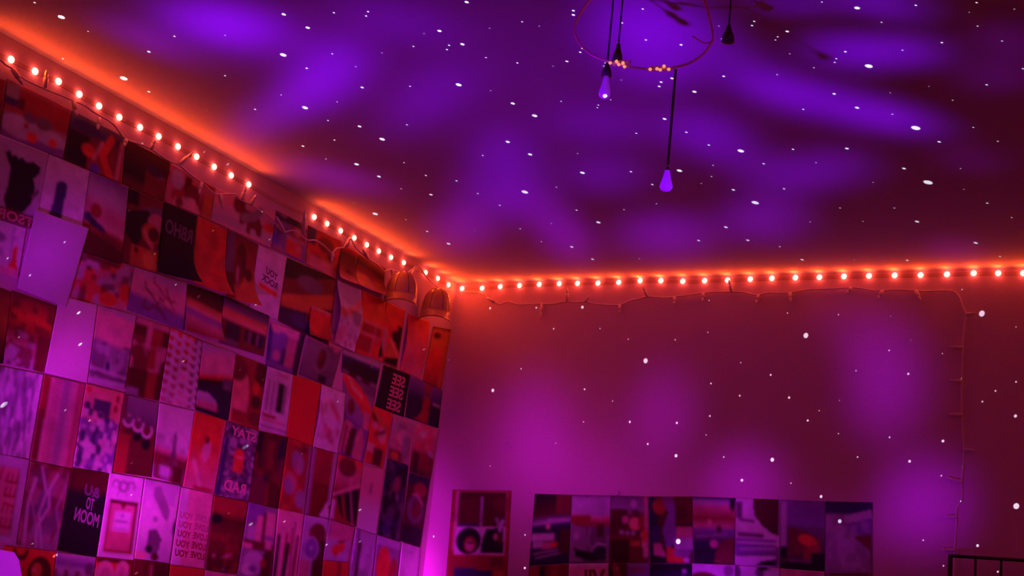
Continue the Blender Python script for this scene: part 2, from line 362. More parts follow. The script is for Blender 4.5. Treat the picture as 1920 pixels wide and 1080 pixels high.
def led_strip(label, pts_px, place, n, extra=(), gain=.11):
    pts = [place(*p) for p in pts_px]
    t = thing('led_strip', pts[0], label, 'string lights', 'warm LED strips under the ceiling')
    b = MB(); band = [p for p in pts]
    if extra: band = band + [place(*p) for p in extra]
    ribbon(b, band, n, .0034, .0012); b.build('band', M_STRIP, t)
    me = led_mesh(n)
    for p in pts:
        o = bpy.data.objects.new('led', me); COL.objects.link(o); o.parent = t
        o.location = p - Vector(t.location)
        a = light('led_light', 'AREA', p + Vector(n) * .0092, LED_COL, LED_W, shape='DISK', size=.006); aim(a, Vector(n))
        light('led_light', 'POINT', p + Vector(n) * .0128, LED_GLOW, LED_W * gain, shadow_soft_size=.003)
    return t
LEFT_N, BACK_N = (1, 0, 0), (0, -1, 0)
led_strip('warm LED strip high on the collage wall, from the left edge to the dark gap', LED_A, on_left, LEFT_N,
          [(478,354),(500,366),(525,381),(552,394),(570,402)], gain=.11)
led_strip('warm LED strip high on the collage wall between the dark gap and the corner', LED_B, on_left, LEFT_N, gain=.11)
led_strip('glowing warm LED strip running right along the top of the plain back wall', LED_C, on_back, BACK_N, gain=.24)

# ------------------------------------------------------------------ unlit fairy light string below the strip
CORD_L = [(-20,104),(0,112),(10,121),(27,131),(45,148),(85,167),(115,179),(140,190),(161,199),(175,210),(207,228),(220,242),(236,261),(262,270),(282,279),(301,291),(321,304),(335,308),(354,325),(379,343),(400,362),(414,364.5),(441,364),(448,373),(467,382),(482,391),(496,399),(508,409),(520,424),(532,435),(549,432),(562,440),(576,450),(592,451),(609,462),(622,474),(631,466),(645,463),(656,446),(667,464),(689,484),(708,496),(720,509),(732,505),(749,510),(766,511),(783,498),(797,516),(815,534),(833,544),(845,546)]
CORD_B = [(868,548),(898,549),(915,558),(928,566),(939,570),(952,565.6),(975,571),(1009,569),(1035,570),(1063,565),(1076,566.6),(1102,565.6),(1112,569),(1159,572),(1183,563),(1196,561),(1214,556),(1250,558),(1284,554),(1329,548),(1361,547),(1394,548),(1419,553.5),(1441,549),(1479,549),(1516,543),(1536,542),(1570,541),(1602,539),(1645,545),(1682,543),(1733,546),(1780,545),(1797,554),(1806,577),(1812,590),(1808,610),(1805,650),(1804,700),(1803,760),(1805,810),(1807,840),(1806,870),(1803,905),(1803,937),(1794,952),(1793,982),(1790,1023),(1789,1064),(1788,1110),(1788,1300)]
def smooth(pts, n=3):
    out = []
    for i in range(len(pts) - 1):
        p0 = pts[max(i - 1, 0)]; p1 = pts[i]; p2 = pts[i + 1]; p3 = pts[min(i + 2, len(pts) - 1)]
        for k in range(n):
            t = k / n
            out.append(p1 * (1) + (p2 - p0) * (.5 * t) + (p0 * 2 - p1 * 5 + p2 * 4 - p3) * (.5 * t * t) + (p1 * 3 - p0 - p2 * 3 + p3) * (.5 * t ** 3))
    return out + [pts[-1]]
def fairy_string(label, cord_px, bulbs, place, off, n):
    pts = smooth([place(x, y, off) for x, y in cord_px])
    t = thing('fairy_light_string', pts[0], label, 'string lights', 'unlit fairy light strings')
    b = MB(); b.tube(pts, .0017, 6); b.build('cord', M_CORD, t, True)
    for (x0, y0, x1, y1) in bulbs:
        p = place(x0, y0, off); q = place(x1, y1, off) + Vector(n) * .006
        d = (q - p); L = d.length; d.normalize()
        s = MB(); s.lathe(p - d * .001, d, [(0, .0022), (.001, .004), (L * .55, .0042), (L * .6, .0034)], 8)
        so = s.build('bulb_socket', M_SOCK, t, True)
        g = MB(); g.lathe(p + d * (L * .57), d, [(0, .0028), (L * .2, .003), (L * .36, .002), (L * .44, .0006)], 8)
        g.build('glass_tip', M_TIP, so, True)
        for o in (so,): pass
    return t
FL = [(24,130,38,160),(84,164,83,131),(138,190,139,218),(186,222,178,243),(236,262,228,275),(283,279,286,262),(337,307,358,286),(377,342,369,364),(413,365,414,393),(452,374,457,350),(470,384,476,366),(532,435,513,405),(569,440,567,394),(623,474,618,492),(650,462,653,444),(690,484,676,468),(735,506,736,534),(783,498,768,512)]
FB = [(928,566,914,560),(1017,570,1015,597),(1064,565,1065,540),(1098,566,1107,556),(1162,572,1163,590),(1214,556,1207,538),(1265,557,1265,572),(1319,550,1318,566),(1372,547,1368,526),(1422,553,1419,570),(1482,549,1483,567),(1597,539,1588,552),(1655,545,1646,563),(1717,545,1727,564),(1811,590,1832,588),(1805,652,1780,652),(1803.5,715,1780,714),(1804,778,1779,778),(1807,843,1829,845),(1803,905,1776,896),(1793,969,1770,970),(1790,1031,1764,1031)]
fairy_string('clear unlit fairy light string sagging over the top row of collage prints', CORD_L, FL, on_left, .012, LEFT_N)
fairy_string('unlit fairy light string under the back wall strip, dropping down to the black rail', CORD_B, FB, on_back, .005, BACK_N)

# ------------------------------------------------------------------ hoop and pendants hanging from the ceiling
HD = 1.62                                     # distance from the camera, across the floor
def at_depth(px, py, dist=HD):
    d = ray(px, py); return Vector(d * (dist / math.hypot(d[0], d[1])))
hoop_px = [(1105,0),(1090,22),(1080,42),(1077,56),(1081,72),(1092,88),(1108,102),(1125,110),(1143,116),(1165,122),(1190,127),(1218,130),(1245,129),(1272,125),(1298,116),(1318,102),(1331,86),(1337,72),(1334,50),(1328,25),(1320,0),(1306,-18),(1275,-30),(1215,-34),(1150,-26)]
hp = [at_depth(*p) for p in hoop_px]
hp = [Vector((p.x, p.y, min(p.z, ZC - .004))) for p in hp]
hoop = thing('wire_hoop', hp[-2], 'rose wire hoop hanging from the ceiling with tiny lit bulbs on its lower edge', 'hoop')
pts = smooth(hp + [hp[0]], 3)[:-1]
b = MB(); b.tube(pts, .0017, 6, closed=True); b.build('wire', M_WIRE, hoop, True)
b = MB(); b.tube(smooth([at_depth(*p) for p in ((1337,73),(1330,80),(1320,81),(1308,74),(1298,68))]), .0011, 6); b.build('hook', M_WIRE, hoop, True)
b = MB()
for tk in range(2):
    b.tube(smooth([at_depth(1148 + 36 * k / 11 + 2 * math.sin(k * 2.1 + tk), 119 + 6 * math.sin(k * 1.7 + tk * 2)) for k in range(12)], 2), .0009, 5)
    b.tube(smooth([at_depth(1216 + 34 * k / 11, 128 + 4 * math.sin(k * 1.9 + tk * 2)) for k in range(12)], 2), .0009, 5)
b.build('twisted_wire', M_WIRE, hoop, True)
sm = MB(); sm.lathe((0, 0, -.0022), (0, 0, 1), [(0, .0004), (.0010, .0018), (.0022, .0022), (.0034, .0018), (.0044, .0004)], 8)
sme = bpy.data.meshes.new('fairy_bulb'); sme.from_pydata(sm.v, [], sm.f); sme.materials.append(M_SPARK)
for (x, y) in ((1156,115),(1160,121),(1168,118),(1171,125),(1144,118),(1219,130),(1232,129),(1238,131),(1245,124),(1254,130)):
    o = bpy.data.objects.new('fairy_bulb', sme); COL.objects.link(o); o.parent = hoop
    o.location = at_depth(x, y, HD - .003) - Vector(hoop.location)
def pendant(label, px, top_y, sock, bulb, dist, half_sock, half_bulb, hang=None):
    """cord from the ceiling (or the hoop) to a dark socket and a small teardrop bulb; sock and bulb are (top, bottom) pixel rows"""
    s0 = at_depth(px, sock[0], dist); s1 = at_depth(px, sock[1], dist); k = s0.length / F
    top = at_depth(*hang, HD) if hang else Vector((s0.x, s0.y, ZC))
    t = thing('pendant_bulb', top, label, 'pendant light', 'little pendant bulbs round the wire hoop')
    b = MB(); b.tube([top, s0 + (top - s0) * .02], .0012 if hang is None else .0017, 8); b.build('cord', M_PEND, t)
    h = (s0.z - s1.z)
    b = MB(); b.lathe(s0, (0, 0, -1), [(0, .3 * half_sock * k), (h * .25, .45 * half_sock * k), (h * .6, .85 * half_sock * k), (h, half_sock * k), (h * 1.02, .5 * half_sock * k)], 14)
    b.build('socket', M_PEND, t, True)
    if bulb:
        b0 = at_depth(px, bulb[0], dist); b1 = at_depth(px, bulb[1], dist); h = b0.z - b1.z; r = half_bulb * k
        b0 = Vector((s0.x, s0.y, b0.z))
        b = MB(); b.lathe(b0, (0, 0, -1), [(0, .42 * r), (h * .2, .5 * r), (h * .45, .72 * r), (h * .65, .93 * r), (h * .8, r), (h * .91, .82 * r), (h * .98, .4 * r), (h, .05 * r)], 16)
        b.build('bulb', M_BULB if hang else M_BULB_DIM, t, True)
    return t
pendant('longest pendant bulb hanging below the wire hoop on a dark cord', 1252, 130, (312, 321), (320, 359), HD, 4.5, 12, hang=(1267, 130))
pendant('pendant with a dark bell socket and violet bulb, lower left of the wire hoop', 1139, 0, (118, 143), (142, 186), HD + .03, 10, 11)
pendant('pendant with a dark bell socket inside the wire hoop, above its glowing knot', 1160, 0, (82, 119), None, HD + .02, 10, 0)
pendant('pendant with a dark bell socket hanging outside the wire hoop to its right', 1367, 0, (48, 79), None, HD + .04, 12, 0)

# ------------------------------------------------------------------ two caps on the collage wall next to the corner
def cap(label, px0, px1, py_top, py_brim, py_bot, out_k):
    """a cap hung with its front to the room: half-round crown, short brim below it, lining inside"""
    xc = (px0 + px1) / 2
    d0 = ray(xc, py_brim); N = Vector((-d0[0], -d0[1], 0)).normalized(); Z = Vector((0, 0, 1)); Y = Z.cross(N); Y = Y if Y.x > 0 else -Y
    c = on_left(xc, py_brim); wl = (px1 - px0) / 2 * c.length / F
    c = c * ((c.length - wl * 1.75) / c.length); wl *= .98; k = c.length / F
    hz = (py_brim - py_top) * k; t = thing('baseball_cap', c, label, 'cap', 'caps hung by the room corner')
    NU, NV, NR = 24, 9, 5; dep = wl * out_k
    def crown(q, a, g=1.0): return c + Y * (-math.cos(q) * math.cos(a) ** .8 * wl * g) + N * (math.sin(q) * math.cos(a) ** .8 * dep * g) + Z * (math.sin(a) * hz * g)
    vs, fs = [], []
    for j in range(NV + 1):
        for i in range(NU + 1): vs.append(crown(i / NU * math.pi, j / NV * math.pi / 2))
    for j in range(NV):
        for i in range(NU): k_ = j * (NU + 1) + i; fs.append((k_, k_ + 1, k_ + NU + 2, k_ + NU + 1))
    back = [j * (NU + 1) for j in range(NV + 1)] + [j * (NU + 1) + NU for j in range(NV - 1, -1, -1)]; fs.append(tuple(back))
    b = MB(); b.add(vs, fs); b.build('crown', M_CAP, t, True)
    for q in (.6, 1.15, math.pi / 2 + .42, math.pi - .6):
        b = MB(); b.tube([crown(q, a, 1.008) for a in (0.05, .3, .6, .9, 1.2, 1.45)], .0006, 5); b.build('seam', M_PEND, t, True)
    b = MB(); b.lathe(c + Z * hz, Z, [(-.001, .003), (.001, .0028), (.002, .0012)], 8); b.build('button', M_CAP, t, True)
    b = MB(); b.add([crown(i / NU * math.pi, 0, .985) - Z * .0004 for i in range(NU + 1)], [tuple(range(NU + 1))]); b.build('lining', M_PEND, t)
    vs, fs = [], []; drop = (py_bot - py_brim) * k
    for s_ in (0, 1):
        for j in range(NR + 1):
            f = j / NR
            for i in range(NU + 1):
                q = i / NU * math.pi; cy = -math.cos(q); sn = math.sin(q)
                vs.append(c + Y * (cy * wl * (.99 + .05 * f)) + N * (sn * dep * (.99 + .55 * f)) - Z * (drop * (.45 * f + .25 * f * f + .15 * f * f * cy * cy) + s_ * .0026))
        o0 = s_ * (NR + 1) * (NU + 1)
        for j in range(NR):
            for i in range(NU):
                k_ = o0 + j * (NU + 1) + i; fc = (k_, k_ + 1, k_ + NU + 2, k_ + NU + 1); fs.append(fc if s_ else fc[::-1])
    m = (NR + 1) * (NU + 1); e = NR * (NU + 1)
    for i in range(NU): fs.append((e + i, e + i + 1, m + e + i + 1, m + e + i))
    b = MB(); b.add(vs, fs); b.build('brim', M_CAP, t, True)
    return t
cap('brown cap hung on the collage wall, the one further from the room corner', 722, 782, 508, 553, 576, .85)
cap('brown cap hung right in the room corner above the rusty print', 788, 846, 540, 585, 606, .85)

# ------------------------------------------------------------------ black metal bed rail, white lamp, pins
def rail():
    p0 = on_back(1782, 1042, .05); t = thing('bed_headboard', (p0.x, YB - .05, ZF), 'black metal bed headboard with thin vertical bars at the lower right of the back wall', 'bed')
    y = YB - .05; x0 = p0.x; z0 = p0.z
    b = MB(); b.tube([(x0, y, ZF), (x0, y, z0 + .002)], .0046, 10); b.build('post', M_BLACK, t, True)
    b = MB(); b.tube([(x0 + 1.0, y, ZF), (x0 + 1.0, y, z0 + .002)], .0046, 10); b.build('post', M_BLACK, t, True)
    b = MB(); b.tube([(x0, y, z0), (x0 + 1.0, y, z0)], .0034, 10); b.build('top_rail', M_BLACK, t, True)
    b = MB(); b.tube([(x0, y, -1.1), (x0 + 1.0, y, -1.1)], .0034, 10); b.build('bottom_rail', M_BLACK, t, True)
    dx = on_back(1829, 1060, .05).x - x0
    k = 1
    while x0 + dx * k < x0 + .98:
        b = MB(); b.tube([(x0 + dx * k, y, -1.1), (x0 + dx * k, y, z0)], .0022, 8); b.build('bar', M_BLACK, t, True); k += 1
rail()
LB = Vector(ray(-250, 1003)) * 0.75                # top of the shade
t = thing('floor_lamp', (LB.x, LB.y, ZF), 'violet lit cone lamp shade cut off by the lower left corner of the photo', 'lamp')
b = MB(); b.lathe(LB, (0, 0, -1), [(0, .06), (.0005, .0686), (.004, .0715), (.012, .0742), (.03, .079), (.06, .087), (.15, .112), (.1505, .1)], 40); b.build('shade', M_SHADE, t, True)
b = MB(); b.tube([(LB.x, LB.y, ZF + .02), (LB.x, LB.y, LB.z - .12)], .008, 10); b.build('pole', M_WHITE, t, True)
b = MB(); b.lathe((LB.x, LB.y, ZF), (0, 0, 1), [(0, .11), (.012, .11), (.02, .10), (.022, .01)], 24); b.build('base', M_WHITE, t, True)
def pin(px, py, label, r=.0032):
    p = on_back(px, py); t = MB(); t.lathe(p, BACK_N, [(0, r * .4), (.003, r * .4), (.0035, r), (.006, r), (.008, r * .5)], 10)
    o = t.build('push_pin', M_PIN, None, True); o['label'] = label; o['category'] = 'pin'
pin(951.5, 831, 'upper left of the two pale pins stuck close together in the bare back wall')
pin(957.5, 839, 'lower right of the two pale pins stuck close together in the bare back wall')
pin(1159, 925, 'pale pin at the top edge of the print row, above the dinner party print', .004)

# ------------------------------------------------------------------ printed cards: a paper sheet whose ink is stored per vertex
INK = dict(W=(.82,.78,.82), L=(.6,.54,.66), M=(.36,.3,.37), m=(.19,.13,.19), P=(.86,.42,.46), R=(.86,.07,.04), r=(.4,.035,.035), k=(.1,.012,.015), K=(.014,.01,.016),
           N=(.05,.03,.15), n=(.025,.015,.06), V=(.27,.13,.45), B=(.14,.08,.65), O=(.95,.38,.08), o=(.68,.2,.05), d=(.21,.025,.03), S=(.92,.35,.26), p=(.7,.25,.33))
def ck(c): return np.array(INK[c] if isinstance(c, str) else c)
def vnoise(nu, nv, su, sv, seed):
    rs = np.random.RandomState(seed); g = rs.rand(int(sv) + 2, int(su) + 2)
    U = np.linspace(0, su, nu) % (su + 1e-9 + 1); V = np.linspace(0, sv, nv)
    iu = np.minimum(U.astype(int), int(su)); iv = np.minimum(V.astype(int), int(sv)); fu = U - iu; fv = V - iv
    fu = fu * fu * (3 - 2 * fu); fv = fv * fv * (3 - 2 * fv)
    a = g[np.ix_(iv, iu)]; b = g[np.ix_(iv, iu + 1)]; c = g[np.ix_(iv + 1, iu)]; d = g[np.ix_(iv + 1, iu + 1)]
    return (a * (1 - fu) + b * fu) * (1 - fv[:, None]) + (c * (1 - fu) + d * fu) * fv[:, None]
def segdist(U, V, a, b, asp):
    ax, ay, bx, by = a[0], a[1] * asp, b[0], b[1] * asp
    dx, dy = bx - ax, by - ay; L = dx * dx + dy * dy + 1e-12
    t = np.clip(((U - ax) * dx + (V * asp - ay) * dy) / L, 0, 1)
    return np.hypot(U - ax - t * dx, V * asp - ay - t * dy)
def inside(U, V, poly):
    r = np.zeros(U.shape, bool); n = len(poly)
    for i in range(n):
        (x0, y0), (x1, y1) = poly[i], poly[(i + 1) % n]
        c = ((y0 > V) != (y1 > V)) & (U < (x1 - x0) * (V - y0) / (y1 - y0 + 1e-12) + x0)
        r ^= c
    return r
def paint(nu, nv, ops, asp, grain=True):
    """nu x nv ink samples; u runs left to right, v top to bottom, widths are in card widths"""
    U, V = np.meshgrid(np.linspace(0, 1, nu), np.linspace(0, 1, nv)); img = np.zeros((nv, nu, 3)); sft = 1.0 / nu
    def blend(a, c):
        nonlocal img
        a = np.clip(a, 0, 1)[..., None]; img = img * (1 - a) + ck(c) * a
    for op in ops:
        k = op[0]
        if k == 'F': blend(np.ones((nv, nu)), op[1])
        elif k == 'G':                                  # vertical colour steps; op[2] tilts them
            sl = op[2] if len(op) > 2 else 0; t = V + sl * (U - .5); st = op[1]
            for ch in range(3): img[..., ch] = np.interp(t, [s[0] for s in st], [ck(s[1])[ch] for s in st])
        elif k == 'R':
            _, u0, v0, u1, v1, c = op
            d = np.minimum(np.minimum(U - u0, u1 - U), np.minimum(V - v0, v1 - V) * asp); blend(d / sft + .5, c)
        elif k == 'E':
            cu, cv, ru, rv, c = op[1:6]; q = math.radians(op[6]) if len(op) > 6 else 0
            x = U - cu; y = (V - cv) * asp; X = x * math.cos(q) + y * math.sin(q); Y = -x * math.sin(q) + y * math.cos(q)
            ry = rv * asp; d = (1 - np.hypot(X / ru, Y / ry)) * min(ru, ry); blend(d / sft + .5, c)
        elif k == 'O':                                  # ring
            cu, cv, ru, wd, c = op[1:6]; d = wd / 2 - np.abs(np.hypot(U - cu, (V - cv) * asp) - ru); blend(d / sft + .5, c)
        elif k == 'P': 
            m = inside(U, V, op[1]).astype(float); blend(m, op[2])
        elif k == 'L':
            for a, b in zip(op[1][:-1], op[1][1:]):
                d = op[2] / 2 - segdist(U, V, a, b, asp); blend(d / sft + .5, op[3])
        elif k == 'N':                                  # blotches
            _, seed, su, sv, c, amt = op[:6]; th = op[6] if len(op) > 6 else .5
            lo = op[7] if len(op) > 7 else 0; hi = op[8] if len(op) > 8 else 1
            n = vnoise(nu, nv, su, sv, seed); a = np.clip((n - th) * 6 + .5, 0, 1) * amt * ((V >= lo) & (V <= hi)); blend(a, c)
        elif k == 'S':                                  # upright streaks
            _, seed, cnt, c, amt = op; n = vnoise(nu, 2, cnt, 1, seed)[0]; blend(np.tile(np.clip((n - .5) * 5 + .5, 0, 1) * amt, (nv, 1)), c)
        elif k == 'A':                                  # arc
            cu, cv, ru, a0, a1, wd, c = op[1:8]
            pts = [(cu + ru * math.cos(math.radians(a0 + (a1 - a0) * i / 10)), cv + ru * math.sin(math.radians(a0 + (a1 - a0) * i / 10)) / asp) for i in range(11)]
            for a, b in zip(pts[:-1], pts[1:]): blend((wd / 2 - segdist(U, V, a, b, asp)) / sft + .5, c)
    if grain:
        rs = np.random.RandomState(len(ops) * 7 + nu); img = img * (1 + .3 * (vnoise(nu, nv, 5, 7, nu + len(ops))[..., None] - .5)) * (1 + .22 * (rs.rand(nv, nu, 1) - .5))
    for ax in (0, 1):                                   # the prints are soft photographs
        pad = np.concatenate([np.take(img, [0], ax), img, np.take(img, [-1], ax)], ax); n = img.shape[ax]
        img = (np.take(pad, range(0, n), ax) + 2 * np.take(pad, range(1, n + 1), ax) + np.take(pad, range(2, n + 2), ax)) / 4
    return img
ORDER = [0]
def card(name, label, quad, ops, wall='L', layer=0, curl=None, text=(), group=None, cat='print', cell=2.2, lift=0.0):
    pl, N = (on_left, Vector(LEFT_N)) if wall == 'L' else (on_back, Vector(BACK_N))
    ORDER[0] += 1
    off = .0012 + layer * .0016 + (ORDER[0] % 4) * .00028
    q = [pl(x, y, off) for x, y in quad]
    wpx = (math.dist(quad[0], quad[1]) + math.dist(quad[3], quad[2])) / 2; hpx = (math.dist(quad[0], quad[3]) + math.dist(quad[1], quad[2])) / 2
    nu = max(10, int(wpx / cell)) + 1; nv = max(10, int(hpx / cell)) + 1
    asp = (q[0] - q[3]).length / max((q[0] - q[1]).length, 1e-6)
    img = paint(nu, nv, ops, asp, cat != 'sheet')
    Q = np.array([list(p) for p in q]); u = np.linspace(0, 1, nu); v = np.linspace(0, 1, nv)
    def point(U, V):
        U = np.asarray(U)[..., None]; V = np.asarray(V)[..., None]
        P = (Q[0] * (1 - U) + Q[1] * U) * (1 - V) + (Q[3] * (1 - U) + Q[2] * U) * V
        bow = lift * np.sin(np.pi * np.clip(V, 0, 1)) ** 2
        if curl:                                       # lower corners bending off the wall: (left mm, right mm, start)
            cl, cr, st = curl
            t = np.clip((V - st) / (1 - st), 0, 1) ** 2.4; bow = bow + t * (cl * (1 - U) ** 1.5 + cr * U ** 1.5) * .001
        return P + np.array(N) * bow
    Ug, Vg = np.meshgrid(u, v); vs = point(Ug, Vg).reshape(-1, 3)
    idx = np.arange(nu * nv).reshape(nv, nu)
    faces = np.stack([idx[:-1, :-1], idx[1:, :-1], idx[1:, 1:], idx[:-1, 1:]], -1).reshape(-1, 4)
    rim = np.concatenate([idx[0, :], idx[1:, -1], idx[-1, -2::-1], idx[-2:0:-1, 0]]); nr = len(rim)
    vs = np.concatenate([vs, vs[rim] - np.array(N) * .0005]); base = nu * nv
    k = np.arange(nr); k2 = (k + 1) % nr
    faces = np.concatenate([faces, np.stack([rim[k], rim[k2], base + k2, base + k], -1)])
    col = np.concatenate([img.reshape(-1, 3), img.reshape(-1, 3)[rim]])
    me = bpy.data.meshes.new(name)
    me.vertices.add(len(vs)); me.vertices.foreach_set('co', vs.astype('f4').ravel())
    me.loops.add(faces.size); me.loops.foreach_set('vertex_index', faces.astype('i4').ravel())
    me.polygons.add(len(faces)); me.polygons.foreach_set('loop_start', np.arange(0, faces.size, 4, dtype='i4'))
    sm = np.zeros(len(faces), bool); sm[:(nu - 1) * (nv - 1)] = True; me.polygons.foreach_set('use_smooth', sm)
    me.update(calc_edges=True)
    at = me.color_attributes.new('ink', 'FLOAT_COLOR', 'POINT')
    at.data.foreach_set('color', np.concatenate([col, np.ones((len(col), 1))], 1).astype('f4').ravel())
    me.materials.append(M_PRINT)
    o = bpy.data.objects.new(name, me); COL.objects.link(o)
    o['label'] = label; o['category'] = cat; o['group'] = group or ('collage prints on the left wall' if wall == 'L' else 'prints in the rows on the back wall')
    for tx in text: lettering(o, point, N, *tx)
    return o
TXT = {}
def lettering(parent, point, N, word, u0, v0, u1, v1, ink, mirror=True, slant=0.0):
    """printed letters, mirrored as the photograph shows them, lying on the card"""
    if word not in TXT:
        c = bpy.data.curves.new('t', 'FONT'); c.body = word; c.resolution_u = 3; c.offset = .035
        t = bpy.data.objects.new('t', c); COL.objects.link(t)
        dg = bpy.context.evaluated_depsgraph_get(); m = t.evaluated_get(dg).to_mesh()
        P = np.array([list(x.co)[:2] for x in m.vertices]); fs = [tuple(p.vertices) for p in m.polygons]
        bpy.data.objects.remove(t); bpy.data.curves.remove(c); TXT[word] = (P, fs)
    P, fs = TXT[word]; lo, hi = P.min(0), P.max(0); n = (P - lo) / (hi - lo)
    if mirror: n = np.stack([1 - n[:, 0], n[:, 1]], 1)
    U = u0 + n[:, 0] * (u1 - u0); V = v1 - n[:, 1] * (v1 - v0) + slant * (n[:, 0] - .5)
    pts = point(U, V) + np.array(N) * .00035
    me = bpy.data.meshes.new('lettering'); me.from_pydata(pts.tolist(), [], fs); me.update()
    at = me.color_attributes.new('ink', 'FLOAT_COLOR', 'POINT'); at.data.foreach_set('color', np.tile(np.array([*ck(ink), 1.0], 'f4'), len(pts)))
    me.materials.append(M_PRINT)
    o = bpy.data.objects.new('lettering', me); COL.objects.link(o); o.parent = parent
PH, AR, QU = 'photo_print', 'art_print', 'quote_print'
# --- row under the strip
card(PH, 'dark red print cut off by the left edge, in the top collage row', [(-40,132),(11,150),(0,250),(-50,240)], [('G',[(0,'r'),(.6,'d'),(1,'k')])])
card(AR, 'cherry print: lilac blossom over dark leaves with round red cherries', [(14,146),(134,205),(118,298),(0,256)],
     [('G',[(0,'p'),(.1,'r'),(.5,'r'),(.6,'M'),(.8,'L'),(.85,'V'),(1,'V')]),('R',0,0,.2,.3,'M'),('R',0,.28,.25,.42,'N'),('E',.28,.72,.3,.2,'L'),('E',.78,.72,.2,.14,'L'),('E',.62,.5,.12,.12,'m'),('E',.4,.5,.1,.1,'m'),('R',.2,.22,.3,.42,'k'),('E',.47,.82,.09,.1,'R'),('E',.8,.78,.07,.08,'R'),('E',.36,.66,.04,.05,'r'),('E',.48,.34,.08,.1,'r'),('N',4,5,5,'r',.4,.6,0,.5)])
card(PH, 'dark print of a red draped figure with a violet patch at its foot', [(135,206),(236,258),(228,344),(118,298)],
     [('F','k'),('G',[(0,'m'),(.25,'N'),(.4,'d'),(1,'r')],.1),('R',0,.35,.38,1,'K'),('E',.38,.62,.12,.13,'R'),('L',[(.75,.2),(.62,.6),(.8,1)],.12,'R'),('L',[(.95,.2),(.9,1)],.07,'p'),('L',[(.6,.35),(.48,.75)],.05,'p'),('E',.52,.93,.08,.1,'B'),('E',.3,.2,.25,.12,'N')])
card(PH, 'nearly black print with one small violet oval on it', [(237,259),(320,304),(306,378),(229,344)], [('G',[(0,'k'),(.7,'K'),(1,'d')]),('R',.5,.45,1,1,'d'),('E',.76,.42,.14,.07,'V',20),('E',.7,.4,.2,.12,(.05,.02,.06))])
card(PH, 'red print of a pale figure beside a round red shape', [(320,306),(404,352),(394,413),(307,378)],
     [('F','r'),('N',8,5,4,'p',.7,.45),('E',.2,.3,.13,.25,'L',-15),('R',.35,.1,.5,.5,'k'),('E',.55,.55,.16,.3,'d'),('P',[(.2,.75),(.6,.6),(.8,1),(.2,1)],'P'),('R',.8,.3,1,1,'o'),('E',.3,.85,.08,.15,'d')])
card(PH, 'pale print with a dark elephant shape in the top collage row', [(405,352),(517,398),(508,466),(395,414)],
     [('G',[(0,'P'),(1,'L')]),('R',0,0,.3,.4,'P'),('P',[(.48,.25),(.72,.3),(.82,.55),(.8,.85),(.74,.85),(.7,.7),(.64,.72),(.62,.9),(.55,.85),(.56,.6),(.45,.75),(.42,.55)],'d'),('L',[(.75,.15),(.66,.35),(.5,.5)],.09,'M'),('E',.92,.5,.1,.12,'R'),('E',.4,.2,.1,.25,'d'),('R',0,.9,1,1,'P')])
card(PH, 'violet print with small rosy figures and a bright violet disc', [(518,394),(577,424),(572,494),(509,464)],
     [('F','V'),('R',0,0,1,.2,'n'),('E',.08,.65,.14,.2,'B'),('R',.5,.2,.95,.55,'r'),('E',.7,.3,.12,.1,'P'),('R',.4,.55,.85,.95,'R'),('L',[(.4,.52),(.9,.52)],.04,'L'),('N',3,4,4,'p',.5,.55)])
card(PH, 'red print with a violet upper corner, right of the violet figures print', [(578,422),(642,452),(630,525),(573,494)],
     [('G',[(0,'r'),(.4,'R'),(.8,'r'),(1,'p')]),('R',0,0,.25,.42,'N'),('E',.55,.3,.25,.2,'d'),('E',.75,.55,.12,.1,'k'),('R',.1,.7,.8,1,'p'),('N',9,4,3,'O',.35,.6)])
card(PH, 'dark red print with a bent lower edge inked as lit, left one of its pair', [(643,458),(672,474),(659,534),(629,520)], [('G',[(0,'R'),(.2,'k'),(.55,'d'),(.75,'r'),(1,'S')]),('E',.6,.7,.2,.08,'k')], curl=(14,20,.3), layer=1)  # strip light on the bent edge is painted into the ink
card(PH, 'dark red print with a bent lower edge inked as lit, right one of its pair', [(673,476),(724,502),(718,556),(660,534)], [('G',[(0,'o'),(.3,'k'),(.55,'r'),(.8,'S'),(1,'p')],-.2),('E',.2,.75,.3,.2,'O'),('E',.75,.8,.2,.15,'o')], curl=(20,16,.3), layer=1)  # orange light on the bent edge is put into the ink too
# --- second row
card(AR, 'print of a black raised hand with dark red block letters under it', [(-40,236),(90,288),(66,432),(-58,392)],
     [('F','L'),('P',[(.4,.18),(.47,.14),(.5,.2),(.55,.16),(.6,.2),(.65,.17),(.72,.21),(.8,.17),(.92,.2),(.92,.3),(.85,.38),(.9,.5),(.88,.68),(.8,.8),(.72,.9),(.55,.9),(.46,.74),(.5,.55),(.5,.35)],'K'),('R',.18,.48,.26,.64,'M'),('L',[(.88,.6),(.94,.52)],.05,'m'),('R',0,.84,1,1,'d')],
     text=[('TSOR',.38,.86,.96,.985,'p',True,.0)])
card(AR, 'lilac print with a single dark blue rounded pillar', [(91,288),(168,321),(154,428),(72,398)], [('F','W'),('P',[(.22,.98),(.34,.42),(.4,.36),(.5,.36),(.54,.42),(.5,1.0)],'N'),('R',.28,.42,.5,.99,'N'),('E',.42,.42,.12,.07,'N')])
card(PH, 'sunset print with a small dark rider and a black skyline', [(169,321),(241,351),(228,496),(150,470)],
     [('G',[(0,'V'),(.25,'L'),(.45,'p'),(.62,'P'),(.68,'r'),(.8,'k'),(1,'k')],-.1),('E',.26,.45,.14,.09,'r'),('E',.22,.6,.16,.05,'n',25),('E',.4,.64,.14,.04,'N',20),('E',.08,.55,.1,.06,'N'),('L',[(.02,.76),(.95,.88)],.16,'k'),('L',[(.5,.72),(.95,.82)],.1,'d')])
